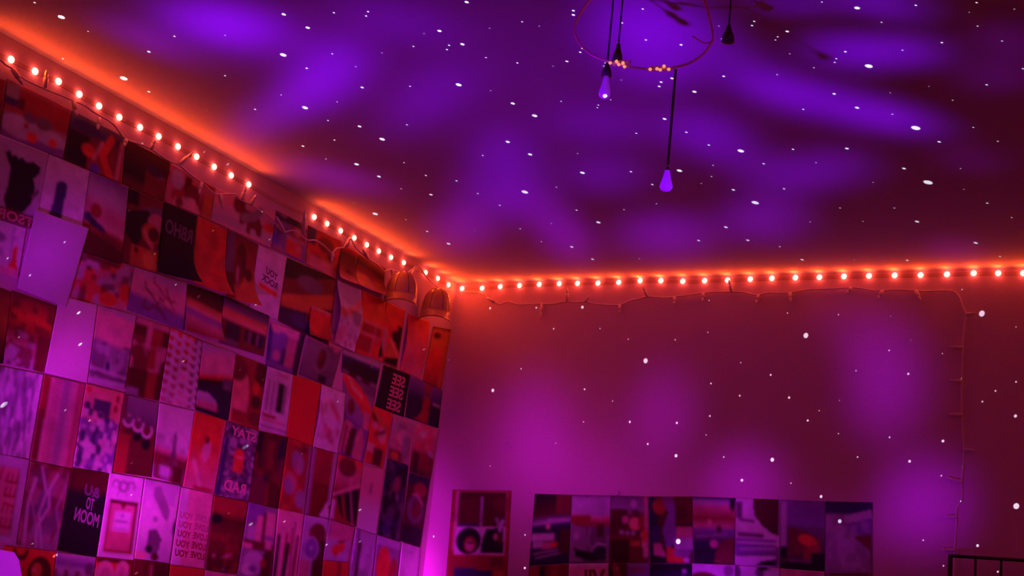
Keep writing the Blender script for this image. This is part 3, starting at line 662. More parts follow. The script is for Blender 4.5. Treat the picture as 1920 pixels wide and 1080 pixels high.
card(PH, 'print of a dark-haired woman looking down over orange flowers', [(242,351),(308,379),(294,512),(229,492)],
     [('F','d'),('R',0,0,.3,.2,'K'),('E',.75,.25,.55,.12,'m',-15),('P',[(0,.3),(.6,.2),(.72,.3),(.5,.55),(.35,.75),(0,.6)],'K'),('E',.85,.35,.25,.14,'p'),('E',.72,.5,.26,.14,'o'),('E',.8,.5,.16,.1,'k'),('L',[(.55,.5),(.65,.6),(.8,.68)],.09,'S'),('R',.2,.72,1,1,'o'),('E',.4,.8,.16,.08,'R'),('E',.75,.84,.2,.1,'O'),('E',.35,.78,.07,.04,'k'),('E',.8,.93,.2,.05,'O')])
card(QU, 'black print with a line of dim mauve block letters', [(309,379),(370,405),(357,530),(295,510)], [('F','K')], curl=(4,30,.45), text=[('RBHO',.08,.22,.92,.43,'m',True,.03)], layer=1)
card(QU, 'plain rust red print beside the black lettered print', [(371,405),(426,430),(418,555),(358,530)], [('F','R'),('N',5,6,9,'r',.35,.5),('N',6,3,4,'o',.3,.5)], curl=(8,30,.45))
card(PH, 'dark red print of a blurred standing figure, lower corner bent up', [(427,430),(484,458),(471,574),(419,556)],
     [('F','r'),('G',[(0,'d'),(.4,'r'),(.7,'o'),(1,'o')]),('R',0,0,.25,.6,'m'),('E',.5,.4,.18,.3,'k'),('E',.4,.55,.15,.25,'d'),('E',.78,.55,.14,.1,'k'),('L',[(.42,.5),(.4,.75)],.06,'p'),('R',0,.6,.3,1,'k')], curl=(8,28,.42))  # orange at the bent corner is LED light painted in
card(QU, 'pale print with two short dark words and a red bar under them', [(485,460),(538,482),(521,600),(468,580)], [('F','W'),('P',[(.2,.53),(.88,.6),(.86,.68),(.2,.62)],'R')],
     text=[('YOU',.36,.29,.78,.4,'m',True,.06),('ROCK',.24,.42,.82,.53,'m',True,.07)])
card(PH, 'dark print of a mountain lit orange below a black sky', [(539,483),(631,524),(616,648),(522,602)],
     [('F','d'),('P',[(0,0),(1,.0),(.4,.2),(.1,.3),(0,.3)],'K'),('P',[(.05,.35),(.4,.15),(.95,.45),(.9,.6),(.05,.6)],'d'),('E',.5,.25,.25,.12,'m'),('L',[(.05,.66),(.5,.52),(1,.35)],.16,'o'),('E',.35,.7,.3,.1,'o'),('P',[(0,.75),(.5,.68),(1,.8),(1,1),(0,1)],'n'),('E',.4,.85,.2,.1,'N'),('E',.65,.75,.15,.08,'d')])
card(PH, 'little rust orange print stuck over the mountain print', [(585,572),(622,588),(616,642),(576,627)], [('G',[(0,'P'),(.15,'R'),(1,'r')]),('E',.3,.5,.3,.4,'R')], layer=2, curl=(8,16,.3))
card(PH, 'pale print with a violet disc and a lit fold painted across it', [(633,525),(678,544),(665,660),(628,643)],
     [('F','W'),('E',.5,.12,.45,.2,'L'),('L',[(.05,.5),(.6,.4),(1,.2)],.16,'S'),('N',11,8,14,'r',.6,.62,.4,1),('E',.75,.5,.2,.12,'M'),('R',.05,.7,.4,.95,'P')], layer=2, lift=.012)  # pale orange band: light on the fold, painted into the ink
card(QU, 'red print ruled with fine pale squares', [(679,544),(724,565),(708,674),(666,660)], [('F','R'),('R',.1,.5,.9,.64,'r'),('R',.05,.7,.6,.95,'r'),('L',[(0,.66),(1,.68)],.05,'p'),('L',[(.66,.5),(.62,1)],.04,'p'),('L',[(0,.46),(1,.48)],.04,'p')], lift=.006)
card(PH, 'print of a dark seated figure in a wide red skirt', [(725,565),(760,582),(745,692),(709,676)], [('F','R'),('P',[(0,.4),(.25,.45),(.3,.7),(0,1)],'p'),('E',.7,.5,.22,.1,'K'),('R',.75,.3,1,.8,'K'),('P',[(.25,.75),(.55,.58),(1,.72),(.95,.85),(.35,.95)],'o'),('L',[(.5,.58),(.95,.82)],.07,'S'),('P',[(.3,.9),(.95,.82),(1,1),(.2,1)],'K'),('P',[(.0,.65),(.2,.9),(.0,.95)],'K')])
card(QU, 'plain red tall print between the seated figure and the corner caps', [(766,588),(806,604),(789,712),(750,694)], [('G',[(0,'R'),(1,'p')]),('N',2,4,8,'R',.4,.5)], lift=.006)
card(PH, 'rusty print with orange top beside the room corner, under the cap', [(813,612),(846,618),(827,730),(793,714)], [('G',[(0,'k'),(.06,'o'),(.3,'o'),(.6,'R'),(1,'r')]),('E',.3,.15,.2,.06,'k'),('R',.78,.2,.95,1,'o'),('E',.4,.45,.2,.1,'R')])
# --- third row
card(PH, 'lilac print with a red bottle and grey ovals at the left edge', [(-30,402),(50,428),(34,522),(-40,500)], [('F','W'),('E',.42,.32,.14,.09,'M'),('E',.42,.6,.14,.09,'L'),('R',.68,.05,.76,.9,'L'),('P',[(.78,.4),(.86,.4),(.9,.75),(.98,.85),(.8,.95),(.68,.85),(.76,.7)],'R'),('R',0,.85,1,1,'P')])
card('blank_sheet', 'large blank lilac sheet overlapping the prints on the left', [(67,393),(167,428),(124,576),(33,540)], [('F',(.66,.6,.76)),('N',1,3,4,(.72,.64,.8),.5)], layer=3, cat='sheet')
card(AR, 'print crowded with red and mauve flowers, right of the blank sheet', [(150,470),(250,503),(238,584),(124,562)],
     [('F','p'),('N',21,9,6,'R',.9,.55),('N',22,8,6,'L',.8,.6),('N',23,9,7,'k',.7,.66),('R',.15,0,.75,.12,'d'),('E',.9,.6,.08,.2,'R'),('E',.65,.82,.16,.16,'R')])
card(QU, 'mauve print of slanting handwritten lines', [(252,500),(351,531),(345,620),(239,581)],
     [('G',[(0,'L'),(.3,'P'),(.55,'P'),(.7,'V'),(1,'V')],-.15),('L',[(.38,.05),(.38,.2),(.5,.3),(.6,.45),(.7,.5),(.8,.66)],.022,'r'),('L',[(.23,.25),(.25,.38),(.36,.48),(.5,.66),(.52,.5),(.6,.55)],.026,'d'),('L',[(.62,.25),(.66,.42),(.74,.5),(.8,.48)],.025,'r'),('L',[(.27,.62),(.25,.8),(.36,.82),(.42,.7),(.52,.74),(.66,.9)],.03,'d'),('L',[(.55,.6),(.7,.7),(.82,.72)],.02,'r')])
card(PH, 'print with a lit curl painted orange between black and violet', [(352,532),(420,556),(409,640),(346,618)], [('G',[(0,'K'),(.3,'k'),(.36,'o'),(.5,'S'),(.58,'V'),(.75,'p'),(1,'r')],-.12)], curl=(6,18,.2))  # orange band is light on the curl, painted into the ink
card(PH, 'print of a row of dark windows below an orange ledge', [(421,556),(505,592),(494,668),(411,642)],
     [('F','d'),('R',0,0,1,.2,'n'),('R',.45,.05,1,.25,'m'),('G',[(0,'n'),(.2,'m'),(.26,'o'),(.44,'S'),(.5,'d'),(1,'d')],-.05),('R',.1,.5,.42,.85,'n'),('R',.52,.52,.6,.8,'K'),('R',.68,.52,.78,.82,'K'),('R',.84,.52,.97,.85,'n'),('R',.6,.55,.66,.8,'m'),('R',.8,.55,.83,.8,'M'),('R',0,.88,.4,1,'m')])
card(PH, 'violet lit print of a doorway with a red jamb', [(507,603),(573,626),(556,705),(498,684)],
     [('F','N'),('P',[(0,0),(1,0),(.9,.2),(.1,.2)],'P'),('R',.1,.2,.52,.86,'V'),('R',.3,.15,.5,.5,'V'),('R',.54,.2,.82,.9,'p'),('E',.28,.7,.1,.12,'p'),('R',.42,.5,.54,.9,'N'),('R',0,.88,.85,1,'V'),('R',.84,0,1,1,'n')])  # dark right strip: shade of the gap, painted into the ink
card(AR, 'mauve print with a drawn dark portrait at its middle', [(577,627),(642,652),(622,726),(560,702)], [('G',[(0,'P'),(.12,'M'),(1,'m')]),('R',.58,.1,1,1,'m'),('E',.52,.45,.11,.26,'k'),('E',.48,.38,.06,.12,'d'),('O',.5,.45,.2,.02,'M'),('R',.55,.82,.78,1,'K'),('E',.85,.1,.08,.08,'p')])
card(PH, 'dark print of a night skyline under a mauve stripe', [(644,654),(715,681),(705,730),(641,697)], [('G',[(0,'M'),(.15,'L'),(.25,'N'),(.5,'n'),(.7,'K'),(1,'k')]),('R',.25,.35,.95,.8,'K'),('N',7,8,2,'M',.6,.6,.85,1)])
card(QU, 'black print with stacked red outlined letters', [(720,684),(769,703),(757,782),(704,762)], [('F','K')],
     text=[('SEE',.38,.1,.86,.36,'p'),('SEE',.36,.4,.86,.65,'p'),('SEE',.34,.7,.84,.95,'p')])
card(PH, 'violet print of a red tower flaring at its foot', [(770,703),(830,732),(822,803),(760,782)], [('G',[(0,'V'),(.4,'N'),(.5,'n'),(1,'n')]),('R',.46,.0,.66,.75,'r'),('P',[(.48,.5),(.62,.5),(.66,1),(.24,1),(.42,.8)],'r'),('E',.56,.28,.1,.1,'m'),('E',.56,.28,.05,.06,'d'),('R',.75,.42,1,.48,'L')])
# --- fourth row
card(PH, 'dark rust print at the left edge below the red bottle print', [(-50,520),(21,548),(5,682),(-60,670)], [('G',[(0,'d'),(.4,'o'),(.7,'d'),(1,'K')])])
card(PH, 'print of a red poppy field fading to violet', [(22,545),(107,575),(84,700),(7,680)], [('G',[(0,'d'),(.3,'R'),(.5,'r'),(.75,'p'),(1,'L')]),('N',31,9,12,'d',.8,.5),('N',32,7,9,'L',.5,.68,.5,1),('E',.15,.82,.12,.1,'L'),('R',.7,.5,1,1,'d')])
card('blank_sheet', 'bright blank pink sheet with its top under the larger lilac sheet', [(112,554),(183,572),(164,717),(84,698)], [('F',(.84,.76,.84)),('N',2,4,5,(.78,.68,.78),.5)], cat='sheet', layer=1)
card(PH, 'misty print of a grey city under a pink sky', [(184,572),(256,592),(234,730),(165,716)], [('G',[(0,'L'),(.1,'P'),(.42,'P'),(.5,'M'),(1,'M')],-.1),('N',41,7,6,'m',.8,.5,.45,1),('N',42,10,12,'L',.6,.6,.5,1),('L',[(0,.8),(1,.86)],.05,'L'),('L',[(0,.86),(1,.92)],.07,'m'),('E',.45,.75,.06,.06,'N'),('R',0,.93,1,1,'L')], layer=1)
card(PH, 'dark red print of a doorway with a column of pale dots', [(257,593),(320,614),(298,752),(235,738)], [('F','d'),('R',0,0,1,.08,'p'),('R',0,.1,.38,.22,'k'),('R',.35,.08,.5,.35,'p'),('R',.5,.1,.8,1,'r'),('R',.85,.1,1,1,'k'),('N',51,5,9,'p',.8,.62,.25,.65),('R',0,.65,.55,1,'k'),('R',0,.9,.35,1,'M')])
def lattice():
    ops = [('F','r'),('G',[(0,'R'),(.45,'r'),(1,'p')]),('R',.4,.5,.72,.68,'P'),('R',.4,.82,.8,1,'P'),('R',.78,0,1,1,'m')]
    for c_ in range(5):
        for q in range(9):
            u, v = -.05 + c_ * .24, .0 + q * .118 + (c_ % 2) * .04
            ops += [('A', u + .12, v, .115, 25, 155, .055, 'W'), ('E', u, v + .05, .06, .024, 'W'), ('L', [(u, v + .02), (u - .012, v + .12)], .05, 'W')]
    return ops
card(AR, 'patterned print of a pale scalloped lattice on red', [(321,614),(380,640),(366,768),(299,752)], lattice())
card(PH, 'sunset print with a black hill and a pale parked car', [(381,641),(443,663),(428,788),(367,768)], [('G',[(0,'L'),(.15,'P'),(.38,'P'),(.44,'R'),(.5,'K'),(.62,'n'),(1,'n')],.12),('R',.72,.42,1,.58,'m'),('P',[(.0,.72),(.3,.7),(.55,.78),(.62,.86),(.6,.92),(0,.9)],'L'),('R',0,.84,.62,.95,'p'),('R',0,.94,.65,1,'K')])
card(PH, 'rust print of a pale bare shoulder and dark curls', [(444,664),(501,686),(484,808),(429,788)], [('F','r'),('E',.2,.65,.35,.5,'S'),('E',.1,.2,.3,.18,'d'),('E',.85,.15,.2,.2,'k'),('E',.8,.6,.18,.1,'k'),('E',.85,.85,.25,.1,'d'),('R',.05,.8,.6,1,'r'),('E',.75,.4,.12,.1,'R')])
card(AR, 'pale print of a white cabinet with a tall black slot', [(502,686),(550,703),(537,818),(485,802)], [('F','W'),('R',.4,.06,.85,.1,'p'),('R',.28,.2,.36,.72,'M'),('R',.5,.2,.72,.68,'K'),('R',.42,.14,.5,.7,'L'),('R',.74,.22,.82,.68,'m'),('R',.1,.2,.2,.7,'M'),('R',.05,.74,.55,.8,'r'),('R',.05,.82,.95,.86,'p'),('R',0,.93,1,.96,'M')])
card('blank_sheet', 'plain deep red tall sheet beside the white cabinet print', [(551,703),(603,720),(586,836),(538,818)], [('F',(.8,.04,.03)),('N',3,3,4,(.72,.035,.03),.5)], cat='sheet')
card(QU, 'pale print with two slanting patches of red handwriting', [(604,721),(648,738),(633,850),(587,837)], [('F','W'),('E',.62,.35,.33,.07,'p',42),('N',61,8,10,'r',.5,.62,.25,.5),('E',.5,.74,.36,.07,'p',38),('N',62,8,10,'r',.4,.66,.65,.85),('R',.78,.62,.88,.75,'p')], lift=.004)
card(PH, 'print of a bent red leg over mauve cloth', [(645,696),(706,728),(692,812),(640,776)], [('G',[(0,'m'),(.5,'M'),(1,'V')]),('L',[(.05,0),(.25,.25),(.6,.38),(1,.75)],.26,'R'),('L',[(.1,0),(.3,.25),(.6,.35)],.08,'S'),('E',.3,.7,.12,.2,'d',30),('R',.75,.6,.95,1,'p'),('R',.6,0,1,.25,'m')])
card(PH, 'print of two pale hands reaching up', [(641,777),(692,812),(680,868),(636,850)], [('F','V'),('P',[(.0,.2),(.3,.0),(.42,.1),(.2,.9),(0,.95)],'p'),('P',[(.5,1),(.6,.2),(.72,.0),(.88,.3),(.9,1)],'p'),('L',[(.2,.2),(.1,.9)],.07,'d'),('P',[(.35,.2),(.58,.1),(.48,1),(.2,1)],'k')])
card(AR, 'red abstract print of a face in profile', [(700,760),(737,775),(718,878),(684,866)], [('F','R'),('L',[(.1,.1),(.5,.2),(.8,.35)],.2,'o'),('E',.15,.2,.2,.05,'k',30),('E',.65,.45,.25,.12,'P',40),('E',.25,.32,.15,.06,'P'),('L',[(.3,.48),(.75,.38)],.1,'d'),('R',0,.65,.4,.8,'P'),('R',0,.8,.35,1,'R'),('R',.35,.7,.85,1,'k')])
card(PH, 'pinkish print of a pale dress over a dark crowd', [(738,782),(774,797),(764,872),(727,858)], [('F','p'),('E',.4,.2,.35,.15,'M'),('E',.6,.4,.3,.2,'P'),('N',71,5,6,'L',.6,.55),('R',0,.75,.7,1,'d'),('E',.8,.6,.2,.3,'M'),('E',.3,.9,.2,.1,'o')])
card(PH, 'rosy print of a crowd under confetti beside the bare wall', [(778,793),(823,803),(808,897),(768,884)], [('G',[(0,'P'),(.45,'p'),(.6,'r'),(1,'k')]),('N',81,6,7,'R',.5,.6,0,.5),('E',.4,.2,.12,.06,'W'),('E',.8,.55,.15,.05,'L',20),('N',82,7,6,'K',.8,.55,.55,1),('E',.6,.42,.1,.05,'S')])
# --- fifth row
card(AR, 'magenta print of dripping pale brush strokes', [(-30,680),(82,702),(55,860),(-50,842)], [('F','L'),('N',91,20,7,'M',.9,.5),('N',92,24,8,'W',.95,.6),('N',93,22,6,'m',.7,.66),('R',.92,0,1,1,'W')])
card(PH, 'print of hanging curtain folds in red and mauve', [(83,702),(161,720),(136,878),(57,862)], [('F','p'),('S',5,9,'M',.8),('S',6,6,'r',.6),('S',7,14,'P',.5),('R',0,0,.18,.5,'r'),('R',0,.4,.15,1,'d')])  # dark red left strips are shadow painted into the ink
card(AR, 'print of blue violet blossoms thick at the bottom on red', [(162,719),(234,737),(210,888),(137,874)], [('G',[(0,'S'),(.35,'P'),(1,'L')]),('E',.1,.06,.06,.04,'R'),('E',.75,.12,.05,.06,'d'),('N',101,9,12,'N',.95,.45,.15,1),('N',102,8,10,'V',.9,.52,.4,1),('N',103,9,14,'W',.9,.66,.3,1),('R',.7,0,1,.35,'S'),('E',.85,.1,.05,.05,'r'),('E',.83,.22,.05,.05,'r')])
card(PH, 'dark print with glowing looped neon handwriting', [(235,739),(298,755),(284,895),(212,885)], [('G',[(0,'M'),(.3,'m'),(.4,'d'),(1,'k')]),('R',0,0,.1,.5,'d'),('R',0,.5,.3,1,'r'),('E',.25,.44,.1,.05,'k'),('E',.5,.5,.13,.07,'K'),('E',.75,.58,.13,.08,'K'),('A',.2,.3,.14,0,160,.045,'W'),('A',.48,.34,.14,-10,160,.045,'W'),('A',.74,.4,.14,-30,170,.045,'W'),('E',.2,.25,.04,.02,'P'),('E',.48,.28,.04,.02,'P')])
card(PH, 'print of a dark iron tower over red roofs', [(299,755),(366,771),(345,912),(285,893)], [('G',[(0,'W'),(.55,'W'),(.62,'p'),(.7,'d'),(1,'M')],-.05),('P',[(.52,.32),(.58,.32),(.6,.55),(.68,.78),(.44,.78),(.5,.55)],'m'),('N',111,9,8,'d',.8,.5,.65,1),('R',.6,.78,.9,1,'k'),('R',.2,.82,.5,.95,'L'),('N',112,6,3,'M',.5,.5,.4,.6),('R',.0,.7,.25,.8,'d')])
card(AR, 'red print of a small pink bird on a stem', [(367,771),(426,789),(402,926),(343,912)], [('G',[(0,'R'),(.4,'R'),(1,'p')]),('E',.52,.48,.13,.15,'P',8),('E',.5,.33,.07,.05,'d'),('L',[(.5,.6),(.42,.9)],.04,'p'),('L',[(.2,.65),(.5,.95)],.12,'P'),('R',.3,.95,1,1,'r'),('R',.92,0,1,1,'p')])
card(QU, 'speckled violet print with fat pink letters above and below a red guitar', [(427,790),(486,808),(467,940),(403,928)], [('F','m'),('N',121,12,20,'L',.7,.6),('N',122,14,22,'n',.8,.62),('R',0,.2,.14,1,'N'),('E',.5,.42,.16,.1,'R'),('R',.38,.42,.66,.64,'R'),('R',.5,.44,.54,.64,'o'),('R',.42,.42,.62,.45,'S')],
     text=[('STAY',.14,.04,.94,.17,'P',True,.02),('RAD',.2,.77,.85,.92,'P',True,.02)])
card(PH, 'blackish red print of a dim tall room', [(487,808),(540,820),(521,954),(466,940)], [('F','k'),('R',0,0,.25,.5,'K'),('S',9,6,'d',.6),('R',.35,.1,.6,.5,'d'),('R',.75,.05,.95,.6,'n'),('R',0,.6,.5,1,'n'),('N',9,4,5,'r',.4,.6)])
card(AR, 'red print of overlapping mauve petals', [(541,820),(586,836),(571,964),(522,953)], [('F','r'),('E',.5,.3,.3,.14,'M',60),('E',.3,.62,.26,.15,'M',50),('E',.75,.8,.22,.12,'M',70),('E',.6,.1,.3,.06,'d'),('N',14,4,6,'R',.4,.6),('R',.9,0,1,1,'M')])
card(PH, 'deep red print framed by pale side stripes', [(588,838),(634,851),(617,973),(572,964)], [('F','r'),('G',[(0,'r'),(1,'d')]),('R',0,0,.12,1,'M'),('R',.85,0,1,.8,'L'),('R',.2,.5,.8,1,(.2,.01,.01)),('P',[(.6,.95),(.85,.75),(1,1),(.6,1)],'W')])
card(PH, 'red print with white lines crossing dark keys', [(636,852),(681,868),(668,988),(618,972)], [('G',[(0,'R'),(.3,'p'),(.55,'r'),(1,'r')]),('E',.4,.15,.35,.15,'d'),('P',[(.1,.62),(.55,.5),(1,.4),(1,1),(.4,.92)],'K'),('L',[(.02,.62),(.98,.36)],.07,'P'),('L',[(.55,.3),(.85,1)],.05,'p'),('L',[(.35,.6),(.55,.95)],.1,'r'),('R',0,.7,.12,1,'W')])
card('blank_sheet', 'pale pink blank tall sheet with one small dark mark', [(680,872),(722,880),(706,1002),(666,990)], [('G',[(0,'P'),(.4,'P'),(.7,'W'),(1,'W')]),('R',.45,.25,.52,.42,'m'),('L',[(.1,.25),(.4,.4)],.03,'p')], cat='sheet')
card(PH, 'black crowd print with a sliver of red and violet', [(727,860),(766,873),(750,1015),(708,1002)], [('F','K'),('E',.55,.3,.18,.1,'r'),('E',.65,.45,.08,.05,'M'),('N',131,6,9,'m',.6,.62),('R',.88,.3,.95,1,'m'),('E',.3,.9,.2,.06,'N'),('N',132,5,5,'N',.5,.6)])
card(PH, 'dark print of a dim seated portrait beside the bare wall', [(768,886),(807,898),(788,1026),(751,1014)], [('F','k'),('R',0,0,1,.15,'n'),('E',.6,.2,.3,.1,'r'),('E',.5,.5,.4,.2,'m'),('E',.55,.5,.22,.14,'d'),('L',[(.3,.3),(.5,.28),(.8,.4)],.05,'p'),('R',0,.74,1,1,'K')])
# --- sixth row
card(QU, 'mauve bordered print with rows of dark red letters turned on their side', [(-40,843),(56,862),(30,1022),(-60,1006)], [('F','L'),('R',0,.12,.86,.92,'M'),('R',0,.13,.82,.9,'p')] +
     [op for (v, w_) in ((.2, 0), (.36, 0), (.55, 1), (.72, 0)) for op in (('L',[(.62,v),(.82,v+.02)],.03,'r') if w_ else ('L',[(.6,v+.1),(.82,v+.1)],.035,'r'), ('L',[(.63,v),(.6,v+.1)],.035,'r'), ('L',[(.82,v),(.8,v+.1)],.035,'r'), ('L',[(.72,v),(.7,v+.1)],.03,'r'))] +
     [op for v in (.16, .5, .66) for op in (('L',[(.5,v),(.46,v+.12)],.035,'r'), ('L',[(.38,v+.12),(.48,v+.12)],.035,'r'))])
card(PH, 'print of pale forked lightning over dark mauve', [(57,863),(134,879),(107,1034),(32,1022)], [('G',[(0,'d'),(.25,'m'),(.7,'m'),(1,'M')]),('N',141,6,7,'d',.7,.5),('L',[(.3,.05),(.5,.35),(.4,.6),(.6,1)],.045,'L'),('L',[(.7,.1),(.55,.3),(.62,.5),(.4,.75),(.45,1)],.055,'L'),('L',[(.1,.35),(.35,.7),(.3,1)],.04,'M'),('L',[(.95,.2),(.8,.5),(.95,.75),(.8,1)],.04,'M'),('L',[(.2,.2),(.1,.5),(.15,.95)],.06,'L'),('N',142,8,9,'p',.3,.6)])
card(QU, 'black print with three lines of mauve letters', [(135,877),(208,888),(181,1044),(107,1032)], [('G',[(0,'k'),(.2,'k'),(.3,'K'),(1,'K')])], text=[('&U',.4,.18,.8,.31,'m',True,.03),('TO',.5,.32,.7,.47,'M',True,.02),('MOON',.26,.48,.9,.64,'M',True,.05)])
card(AR, 'print of a square perfume bottle with a bowed stopper on bright paper', [(206,886),(271,897),(251,1050),(182,1043)],
     [('F','W'),('A',.44,.14,.1,0,360,.03,'m'),('A',.22,.13,.09,150,400,.035,'M'),('A',.66,.13,.09,140,390,.035,'M'),('L',[(.36,.12),(.3,.26)],.03,'M'),('L',[(.52,.12),(.56,.26)],.03,'M'),('R',.3,.08,.6,.1,'M'),
      ('R',.12,.31,.92,.94,'r'),('R',.18,.35,.84,.9,'p'),('R',.18,.68,.84,.9,(.62,.2,.22)),('R',.12,.31,.92,.35,'k'),('P',[(.4,.33),(.62,.33),(.5,.42)],'d'),('R',.84,.36,.92,.92,'d'),('R',.3,.44,.76,.68,'W'),('R',.34,.55,.68,.57,'m'),('E',.52,.49,.04,.02,'M'),('R',.34,.645,.7,.66,'M')])
card(PH, 'lilac print of pale boxes and one dark cube', [(272,897),(340,911),(318,1056),(252,1047)], [('G',[(0,'L'),(.3,'W'),(.7,'W'),(1,'L')]),('P',[(.3,.08),(.45,.05),(.8,.35),(.75,.5),(.6,.42),(.3,.2)],'M'),('P',[(.5,.05),(.9,.1),(.9,.3),(.75,.28)],'L'),('P',[(.3,.62),(.5,.6),(.68,.72),(.6,.95),(.3,.9)],'m'),('E',.35,.86,.1,.05,'K'),('E',.55,.95,.12,.05,'k'),('E',.42,.48,.06,.04,'M'),('E',.98,.55,.05,.11,'n'),('R',.0,.9,.3,1,'P')])
card(QU, 'pale pink print repeating two words down five fading lines', [(340,913),(401,926),(383,1066),(320,1058)], [('G',[(0,'P'),(.4,'P'),(1,'P')]),('R',0,0,.25,1,'W')],
     text=[(t_, a_, v_, b_, v_ + .09, c_, True, .01) for v_, c_ in ((.31,(.62,.28,.36)),(.43,(.55,.18,.26)),(.55,(.48,.1,.15)),(.675,(.4,.05,.07)),(.8,(.33,.03,.035))) for t_, a_, b_ in (('YOU', .07, .47), ('LOVE', .53, .95))])
card(PH, 'dark red print of a night sea with faint lights', [(402,929),(466,941),(444,1076),(385,1068)], [('G',[(0,'r'),(.18,'r'),(.3,'k'),(.5,'d'),(1,'k')]),('E',.15,.3,.18,.07,'K'),('N',151,7,9,'r',.5,.62,.5,1),('E',.6,.78,.13,.02,'p',-15),('E',.2,.8,.05,.02,'p'),('E',.55,.97,.05,.015,'M')])
card(AR, 'collage print of pale columns, arches and a cloud of mauve', [(467,941),(521,954),(508,1090),(446,1078)], [('F','M'),('R',0,0,.6,.25,'V'),('R',.1,.3,.5,.5,'L'),('R',.35,.15,.55,.52,'P'),('R',.65,.08,.95,.4,'P'),('R',.55,.1,.65,.5,'d'),('R',0,.5,1,.62,'d'),('R',.7,.46,.9,.58,'P'),('R',.0,.55,.3,.62,'P'),('E',.4,.8,.32,.16,'L'),('E',.25,.9,.2,.08,'W'),('P',[(.7,.62),(1,.6),(1,1),(.6,1)],'k'),('E',.7,.78,.1,.06,'r'),('E',.4,.88,.12,.05,'V')])
card(AR, 'pink print with long black drips running down', [(522,953),(571,964),(555,1095),(510,1085)], [('F','P'),('L',[(.12,.4),(.08,1)],.14,'K'),('L',[(.42,.35),(.4,1)],.1,'r'),('L',[(.5,.5),(.42,1)],.16,'K'),('L',[(.7,.15),(.66,1)],.05,'d'),('L',[(.85,.35),(.8,1)],.1,'d'),('L',[(.6,.25),(.6,.6)],.06,'r')])
card(PH, 'print of a hatted figure holding a large pink ball', [(572,965),(617,973),(604,1100),(556,1092)], [('F','L'),('E',.6,.25,.35,.16,'d'),('P',[(.5,.4),(1,.3),(1,1),(.5,1)],'k'),('E',.4,.48,.34,.14,'V'),('O',.4,.48,.26,.05,'L'),('E',.4,.47,.06,.03,'L'),('E',.2,.26,.05,.03,'P'),('R',0,.66,.4,1,'p'),('P',[(.65,0),(.9,.0),(.85,.08)],'W')])
card(AR, 'mauve print of a red heart on a pale square', [(618,973),(666,989),(654,1054),(606,1050)], [('F','p'),('R',0,.45,.9,1,'L'),('E',.42,.72,.17,.15,'R'),('E',.62,.62,.14,.14,'R'),('R',0,0,.1,.4,'M'),('L',[(.45,.5),(.7,.45)],.06,'r')])
card(QU, 'plain red print cut off by the bottom edge, under the heart print', [(607,1051),(655,1055),(645,1170),(595,1160)], [('F','R'),('R',.55,0,.7,1,'r')])
card(PH, 'pale print of dark leafless streaks at the bottom edge', [(667,990),(707,1003),(692,1140),(650,1130)], [('G',[(0,'L'),(1,'W')]),('L',[(.15,0),(.3,.6)],.12,'m'),('L',[(.3,.2),(.2,.7),(.4,1)],.14,'k'),('L',[(.8,.2),(.75,1)],.06,'M'),('N',161,6,5,'m',.6,.55,.3,1)])
card(AR, 'pale print of an upright red oval beside a mauve one', [(708,1003),(753,1017),(738,1145),(694,1135)], [('F','L'),('R',0,.1,1,1,'M'),('E',.35,.42,.28,.3,'R'),('E',.8,.5,.2,.25,'r'),('R',0,0,1,.12,'L')])
card(PH, 'pale print of a dark head cut off by the bottom edge near the corner', [(754,1016),(789,1027),(776,1150),(740,1145)], [('F','W'),('E',.3,.7,.3,.2,'K'),('R',.3,.1,.6,.14,'L'),('E',.8,.75,.2,.12,'p')])
# --- row cut off by the bottom edge
card(QU, 'red print with big dark letters beside a round head of hair', [(8,1023),(106,1034),(86,1190),(-14,1178)], [('F','R'),('A',.32,.02,.12,10,170,.06,'k'),('R',.2,.12,.42,.145,'k'),('R',.28,.12,.33,.27,'k'),('R',.16,.245,.4,.275,'k'),('E',.72,.3,.24,.22,'k'),('E',.66,.26,.1,.1,'o'),('E',.62,.25,.04,.03,'S')])
card(PH, 'lilac print of a low town under a hazy sky', [(107,1035),(181,1045),(160,1195),(87,1190)], [('G',[(0,'L'),(.12,'V'),(.2,'L'),(.3,'M'),(.5,'m'),(1,'d')]),('E',.85,.16,.12,.08,'m'),('E',.3,.13,.1,.03,'M'),('N',171,7,8,'d',.8,.5,.2,1)])
card(AR, 'red print of three round pink faces', [(182,1044),(251,1050),(232,1200),(161,1195)], [('F','R'),('R',0,0,1,.06,'k'),('E',.25,.24,.26,.2,'P'),('E',.28,.24,.15,.12,'p'),('E',.72,.2,.2,.18,'P'),('E',.72,.2,.08,.1,'p'),('R',.9,0,1,1,'d')])
card(PH, 'dark red print with one thin pale line, at the bottom edge', [(252,1048),(319,1057),(300,1205),(233,1200)], [('F','d'),('R',.3,.0,.36,.4,'k'),('R',.48,.05,.51,.4,'p'),('R',.55,0,1,1,'k')])
card('blank_sheet', 'plain red sheet at the bottom edge under the two-word print', [(320,1059),(384,1068),(366,1215),(301,1206)], [('F',(.7,.04,.04))], cat='sheet')
card(QU, 'rosy plain print at the bottom edge under the night sea print', [(385,1069),(446,1079),(428,1225),(367,1216)], [('G',[(0,'P'),(.3,'p'),(1,'p')])])

